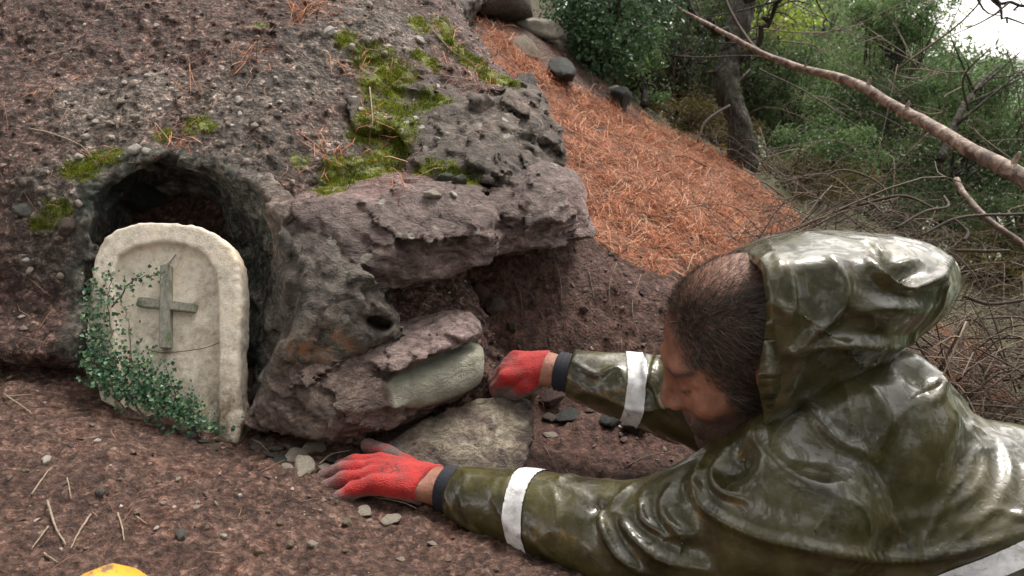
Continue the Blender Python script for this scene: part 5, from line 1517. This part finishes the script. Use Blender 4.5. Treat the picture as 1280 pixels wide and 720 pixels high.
shrub('green_bush', 1275, 285, 3.8, (0.35, 0.35, 0.20), 2600, 0.020, 'dark', 'low dark bush beside the pale broken stick', 'bush', seed=11)
shrub('green_bush', 1120, 275, 4.2, (0.50, 0.4, 0.22), 4200, 0.020, 'dark', 'low dark bush under the dead branches behind the hood', 'bush', seed=21)
shrub('green_bush', 1240, 330, 3.6, (0.40, 0.35, 0.18), 3000, 0.018, 'olive', 'low olive bush in the brush right of the hood', 'bush', seed=22)
shrub('green_bush', 1030, 190, 4.1, (0.30, 0.3, 0.20), 2800, 0.020, 'mid', 'feathery green bush just above the dead brush and below the pole', 'bush', seed=23)
shrub('green_bush', 1225, 120, 4.8, (0.28, 0.3, 0.22), 2600, 0.024, 'mid', 'feathery green bush round the bare sapling', 'bush', seed=24)
shrub('green_bush', 935, 95, 4.9, (0.35, 0.3, 0.30), 3000, 0.024, 'dark', 'dark feathery bush close behind the pine trunk', 'bush', seed=25)
shrub('young_tree', 1130, 20, 6.0, (0.42, 0.4, 0.28), 3000, 0.03, 'mid', 'green conifer top behind the bare branches left of the open sky', 'tree', seed=26, trunk=0.025)
shrub('dry_bush', 890, 170, 4.5, (0.30, 0.3, 0.22), 2400, 0.020, 'olive', 'olive bush close to the left foot of the pine trunk', 'bush', seed=27)
shrub('young_tree', 972, 30, 6.5, (0.42, 0.4, 0.36), 2200, 0.042, 'yellow', 'young tree with bright yellow-green leaves beside the pine trunk', 'tree', seed=12, trunk=0.03)
shrub('young_tree', 1040, 30, 9.5, (1.0, 0.8, 0.7), 4200, 0.06, 'pale', 'pale leafy tree behind the yellow-green one', 'tree', seed=13, trunk=0.05)
shrub('young_tree', 1255, 140, 5.5, (0.40, 0.5, 0.36), 2400, 0.035, 'mid', 'thin leafy tree against the white sky by the pole end', 'tree', seed=14, trunk=0.03, jit=1.0)
for i, (px, py, d, r, kd, n) in enumerate([(700, -10, 9, 1.3, 'dark', 3500), (830, -20, 8, 1.1, 'dark', 3500), (890, 70, 8, 1.0, 'dark', 3600), (990, 90, 12, 1.8, 'mid', 4200), (1090, 0, 13, 1.3, 'pale', 3000), (1150, 150, 12, 1.3, 'mid', 4200), (1220, 190, 15, 1.3, 'pale', 2600), (1300, 210, 11, 1.1, 'pale', 2600), (1050, 120, 18, 2.6, 'pale', 3600), (920, 10, 18, 2.4, 'pale', 3400), (780, 30, 14, 2.2, 'mid', 3600)]):
    lab = ['dense dark tree far behind the evergreen shrub', 'dark tree behind the left-hand dark bush', 'dark tree behind the rough pine trunk', 'leafy green tree behind the mid green bush', 'pale tree against the sky above the tall bush', 'green tree behind the fallen pole and tall bush', 'pale far tree on the valley side', 'pale far tree beyond the low dark bush', 'large pale far tree behind the middle of the wood', 'large pale far tree seen through the pine branches', 'green tree far behind the glossy shrub'][i]
    shrub('background_tree', px, py, d, (r, r * 0.8, r * 0.85), n, 0.010 * d ** 0.85, kd, lab, 'tree', 'trees in the wood behind', seed=30 + i, trunk=0.03 + 0.006 * d, jit=1.0)

# rough pine trunk
b0 = ray(925, 205, [TREES['ground']]); b0 = b0[0] if b0 else W(925, 205, 4.0)
bd0 = (b0 - CO) @ CF
pine = empty('pine_tree', tuple(b0), label='rough dark pine trunk leaning behind the top of the needle slope', category='tree')
mb = MB()
pth = spline([b0 - [0, 0, 0.1], W(922, 160, bd0), W(905, 105, bd0 + 0.05), W(912, 60, bd0 + 0.1), W(925, 10, bd0 + 0.15), W(935, -60, bd0 + 0.2), W(945, -260, bd0 + 0.3)], 60)
rad = np.interp(np.linspace(0, 1, 60), [0, 0.2, 0.4, 1], [0.070, 0.052, 0.052, 0.048]) * (1 + 0.08 * np.sin(np.arange(60) * 0.37))
V, q, t = tube(pth, rad, 20); V = V + 0.022 * fbm(V * [1, 1, 0.25], 20, 3, 88, True)[:, None] * np.array([0.8, -1, 0])
mb.add(V, q); mb.F.setdefault(3, []).append(t)
child_at(link('trunk', mb.mesh('pine_trunk'), M['bark']), pine)
rg = np.random.default_rng(77)
for i, (pts, r0) in enumerate([([(920, 60), (880, 20), (830, -20), (780, -60)], 0.02), ([(930, 0), (1010, -30), (1120, -40)], 0.024), ([(915, 90), (950, 40), (975, 0), (990, -60)], 0.018), ([(905, 110), (870, 75), (820, 60)], 0.010), ([(912, 70), (960, 72), (1010, 78)], 0.007), ([(938, -100), (1100, -60), (1200, -10), (1290, 8)], 0.02), ([(940, -150), (1150, -100), (1230, -20), (1262, 30)], 0.015)]):
    mb = MB(); pp = spline([W(x, y, bd0 + 0.1 - 0.12 * k) for k, (x, y) in enumerate(pts)], 26); pp[3:] += rg.normal(size=(23, 3)) * 0.012
    add_tube(mb, pp, np.linspace(r0, r0 * 0.3, 26), 7)
    for k in range(6, 26, 2):
        t_ = pp[k] + rg.normal(size=3) * np.array([0.16, 0.12, 0.10]) + [0, 0, -0.04]
        add_tube(mb, spline([pp[k], (pp[k] + t_) / 2 + rg.normal(size=3) * 0.02, t_], 6), np.linspace(r0 * 0.3, r0 * 0.1, 6), 4)
    child_at(link('branch', mb.mesh('pine_branch'), M['bark']), pine)

# fallen barkless pole
def pole(name, pts, rads, mat, label, cat, stubs=(), n=50, sides=12, parent=None, bump_=0.006):
    path = spline([W(*p) for p in pts], n); path += 0.3 * np.stack([fbm(path, 3, 2, 61 + k) for k in range(3)], 1) * np.max(rads)
    rad = np.interp(np.linspace(0, 1, n), np.linspace(0, 1, len(rads)), rads)
    mb = MB(); V, q, t = tube(path, rad, sides); V = V + (bump_ * fbm(V, 20, 3, 89))[:, None] * nrmv([0.3, -0.4, 0.8])
    mb.add(V, q); mb.F.setdefault(3, []).append(t)
    o = link(name, mb.mesh(name), mat, label=label, category=cat)
    for f, dr, L, r in stubs:
        i = int(f * (n - 1)); s = path[i]; dr = nrmv(dr)
        m2 = MB(); add_tube(m2, spline([s, s + dr * (rad[i] + L * 0.5), s + dr * (rad[i] + L) + [0, 0, 0.004]], 6), np.linspace(r * 1.5, r * 0.6, 6), 7)
        link('branch_stub', m2.mesh('branch_stub'), mat, o)
    return o
pole('fallen_pole', [(800, -25, 3.75), (850, 12, 3.55), (890, 33, 3.4), (930, 55, 3.25), (990, 82, 3.05), (1060, 101, 2.85), (1110, 128, 2.7), (1150, 152, 2.6), (1210, 187, 2.42), (1280, 222, 2.25), (1380, 280, 2.05), (1500, 360, 1.85)],
     [0.005, 0.007, 0.009, 0.011, 0.013, 0.016, 0.0175, 0.019, 0.022, 0.025, 0.026, 0.027], M['deadwood'], 'long barkless pinkish pole leaning diagonally across the undergrowth', 'pole',
     [(0.50, (0.2, -0.3, 1), 0.02, 0.006), (0.60, (0.1, -0.5, 1), 0.015, 0.006), (0.72, (0, -0.6, -1), 0.012, 0.007), (0.80, (0.2, -0.4, 1), 0.03, 0.007), (0.40, (-0.3, 0, 1), 0.02, 0.004)])
pole('broken_stick', [(1196, 224, 2.75), (1203, 240, 2.7), (1222, 262, 2.62), (1245, 282, 2.55), (1275, 303, 2.5), (1320, 340, 2.4)], [0.012, 0.011, 0.010, 0.010, 0.009], M['deadwood'], 'pale broken stick leaning in the dead brush below the fallen pole', 'stick', n=24, sides=8, bump_=0.003)
pole('thin_branch', [(903, -10, 3.5), (915, 18, 3.45), (930, 42, 3.4), (945, 60, 3.3), (960, 68, 3.22)], [0.007, 0.007, 0.006, 0.005], M['twig'], 'thin dry branch crossing the pole in front of the pine trunk', 'branch', n=20, sides=7, bump_=0.002)
pole('thin_branch', [(842, 70, 3.6), (880, 72, 3.6), (940, 70, 3.5), (990, 78, 3.5)], [0.006, 0.004, 0.003, 0.002], M['twig'], 'thin horizontal branch with pale broken end left of the pine trunk', 'branch', n=20, sides=6, bump_=0.002)
pole('thin_branch', [(872, 178, 3.3), (880, 155, 3.35), (895, 142, 3.4), (912, 132, 3.45)], [0.003, 0.005, 0.006, 0.006], M['twig'], 'pale curved branch leaning on the foot of the pine trunk', 'branch', n=20, sides=6, bump_=0.002)
pole('bare_sapling', [(1175, 200, 4.0), (1200, 140, 4.1), (1225, 105, 4.2), (1250, 80, 4.3)], [0.020, 0.016, 0.010, 0.005], M['bark'], 'dark leaning bare sapling above the thick end of the pole', 'sapling', [(0.4, (1, 0, 0.5), 0.35, 0.006), (0.55, (1, 0.1, 0.9), 0.3, 0.005), (0.6, (-0.6, 0, 1), 0.3, 0.005), (0.75, (1, 0, 0.1), 0.3, 0.004), (0.25, (1, 0, 0.9), 0.4, 0.007)], n=24, sides=8, bump_=0.004)

# tangle of dead twigs
mb = MB(); rg = np.random.default_rng(91)
made = 0
for i in range(2000):
    z = rg.random()
    if z < 0.55: px, py = rg.uniform(900, 1330), rg.uniform(200, 345)
    elif z < 0.88: px, py = rg.uniform(1150, 1330), rg.uniform(330, 560)
    else: px, py = rg.uniform(850, 1000), rg.uniform(150, 250)
    h = ray(px, py, [TREES['ground']])
    if h is None: continue
    p = h[0]
    if (p - CO) @ CF < 1.55: continue
    if in_poly(np.array([px]), np.array([py]), NEEDLE_POLY)[0] and rg.random() > 0.04: continue
    L = rg.uniform(0.15, 0.6); az = rg.uniform(0, 2 * math.pi); el = abs(rg.normal() * 0.35)
    d = np.array([math.cos(az) * math.cos(el), math.sin(az) * math.cos(el), math.sin(el) - 0.15])
    q = p + np.array([0, 0, rg.uniform(0, 0.10)])
    m = q + d * L * 0.5 + rg.normal(size=3) * L * 0.12 + [0, 0, L * 0.10]
    e = q + d * L + rg.normal(size=3) * L * 0.1
    r = 0.0009 + 0.0028 * rg.random() ** 3
    a = 0.75 * rg.random() ** 1.5
    pth = spline([q, m, e], 9)
    add_tube(mb, pth, np.linspace(r, r * 0.45, 9), 4, a)
    if rg.random() < 0.5:
        s = pth[5]; t_ = s + (d * 0.5 + rg.normal(size=3) * 0.5) * L * 0.35
        add_tube(mb, spline([s, (s + t_) / 2 + rg.normal(size=3) * 0.01, t_], 5), np.linspace(r * 0.6, r * 0.3, 5), 4, a)
    made += 1
link('dead_brush', mb.mesh('dead_brush'), M['twig'], kind='stuff', label='grey tangle of dead twigs on the ground behind the person', category='dead brush')
for pts, r, lab in [([(1050, 262, 2.9), (1080, 255, 2.85), (1130, 245, 2.8), (1170, 262, 2.75)], 0.006, 'grey forked dead branch in the brush behind the hood'), ([(1120, 285, 2.5), (1155, 265, 2.55), (1185, 258, 2.6), (1180, 245, 2.7)], 0.005, 'grey curved dead branch just behind the hood'), ([(1022, 245, 3.0), (1035, 220, 3.0), (1060, 213, 3.0), (1100, 230, 2.95), (1118, 262, 2.9)], 0.004, 'thin arching dead branch above the hood'), ([(1075, 242, 2.9), (1090, 254, 2.9), (1102, 266, 2.85)], 0.005, 'short pale broken stick in the brush above the hood'), ([(1150, 295, 2.4), (1200, 272, 2.45), (1270, 268, 2.5), (1330, 266, 2.5)], 0.005, 'dark straight dead branch right of the hood'), ([(1195, 313, 2.3), (1230, 314, 2.3), (1262, 313, 2.3)], 0.005, 'pale straight stick touching the tip of the hood'), ([(1205, 300, 2.3), (1210, 290, 2.35), (1195, 275, 2.4)], 0.005, 'short hooked pale twig by the tip of the hood'), ([(1205, 370, 2.2), (1240, 380, 2.2), (1300, 372, 2.2)], 0.005, 'dark dead branch right of the back of the hood')]:
    pole('dead_branch', pts, [r, r, r * 0.7], M['twig'], lab, 'branch', n=20, sides=6, bump_=0.002)

# bare dead branches standing in the bushes
mb = MB(); rg = np.random.default_rng(191)
for i in range(260):
    px, py, d = rg.uniform(800, 1300), rg.uniform(-30, 260), rg.uniform(3.6, 6.5)
    if py < 80 and px > 1150: continue
    if py > 110 and px < 960: continue
    p = W(px, py, d); L = rg.uniform(0.25, 1.1)
    dr = nrmv(np.array([rg.normal(), rg.normal() * 0.5, rg.normal() * 0.8 + 0.1]))
    r = 0.0015 + 0.006 * rg.random() ** 3
    pth = spline([p, p + dr * L * 0.5 + rg.normal(size=3) * 0.07, p + dr * L + rg.normal(size=3) * 0.06], 12)
    add_tube(mb, pth, np.linspace(r, r * 0.4, 12), 4, rg.random() * 0.5)
    for _ in range(3):
        s = pth[rg.integers(3, 11)]; t_ = s + (dr * 0.4 + rg.normal(size=3) * 0.5) * L * 0.3
        add_tube(mb, spline([s, (s + t_) / 2 + rg.normal(size=3) * 0.015, t_], 5), np.linspace(r * 0.5, r * 0.25, 5), 4, rg.random() * 0.7)
link('bare_branches', mb.mesh('bare_branches'), M['twig'], kind='stuff', label='tangle of thin bare branches among the bushes behind', category='branches')

# low weeds
gg = green[GQ[:, 0]] * (gdp > 1.7) * (gdp < 9) * (np.clip(fbm(gc_, 2.5, 3, 85) + 0.4, 0, 1)) * (np.abs(gc_[:, 0]) < 6)
P, N, _ = sample_surf(GV, GQ, 9000, gg, np.random.default_rng(95))
P = P + N * (np.random.default_rng(96).random((len(P), 1)) * 0.05)
V, F, a = leaf_cloud(P, N + [0, 0, 0.3], 0.022, np.random.default_rng(97), 0.1, 0.4, 0.8)
mb = MB(); mb.add(V, F, a)
link('low_weeds', mb.mesh('low_weeds', False), LEAFM['olive'], kind='stuff', label='low weeds and dry leaves covering the ground under the bushes', category='weeds')

# the wood carried on mostly unseen, added to block low skylight and darken reflections
rgt = np.random.default_rng(303)
def wood_tree(x, y, h, r, kind, n, label, seed):
    rg = np.random.default_rng(seed); z0 = ground_z(x, y)
    e = empty('added_forest_tree', (x, y, z0), label=label, category='tree', group='trees added round the clearing to block low skylight')
    top = np.array([x + rg.normal() * 0.2, y + rg.normal() * 0.2, z0 + h])
    mb = MB(); pth = spline([(x, y, z0 - 0.1), (x + rg.normal() * 0.1, y + rg.normal() * 0.1, z0 + h * 0.5), top], 16)
    add_tube(mb, pth, np.linspace(0.13, 0.03, 16), 10)
    c = np.array([x, y, z0 + h * 0.52]); P, N, tips, k = foliage_points(c, (r, r, h * 0.5), n, rg, 60, 0.3)
    for t in tips[::3]:
        s_ = np.array([x, y, np.clip(t[2] - 0.4, z0 + 0.3, z0 + h)])
        add_tube(mb, spline([s_, (s_ + t) / 2 + rg.normal(size=3) * 0.1, t], 7), np.linspace(0.03, 0.008, 7), 5)
    child_at(link('trunk', mb.mesh('trunk'), M['bark']), e)
    V, F, a = leaf_cloud(P, N, 0.20, rg, 0.1, 0.6, 1.0, np.clip(rg.random(len(P)), 0, 1))
    m2 = MB(); m2.add(V, F, a); child_at(link('crown', m2.mesh('crown', False), LEAFM[kind], kind='stuff'), e)
for i, (az, dist, h) in enumerate([(75, 5.2, 7), (100, 4.6, 6), (125, 5.0, 7.5), (150, 5.4, 7), (175, 4.8, 7.5), (200, 5.4, 7), (225, 5.0, 7.5), (250, 4.8, 7), (275, 5.2, 7), (300, 5.5, 7), (323, 6.0, 7), (345, 8.5, 9), (60, 8.0, 8), (2, 11.0, 10)]):
    a_ = math.radians(az)
    wood_tree(dist * math.sin(a_), dist * math.cos(a_), h, 1.5 if az not in (2, 345) else 1.7, 'dark', 2200, 'tall dark leafy tree added round the clearing to block low skylight', 700 + i)
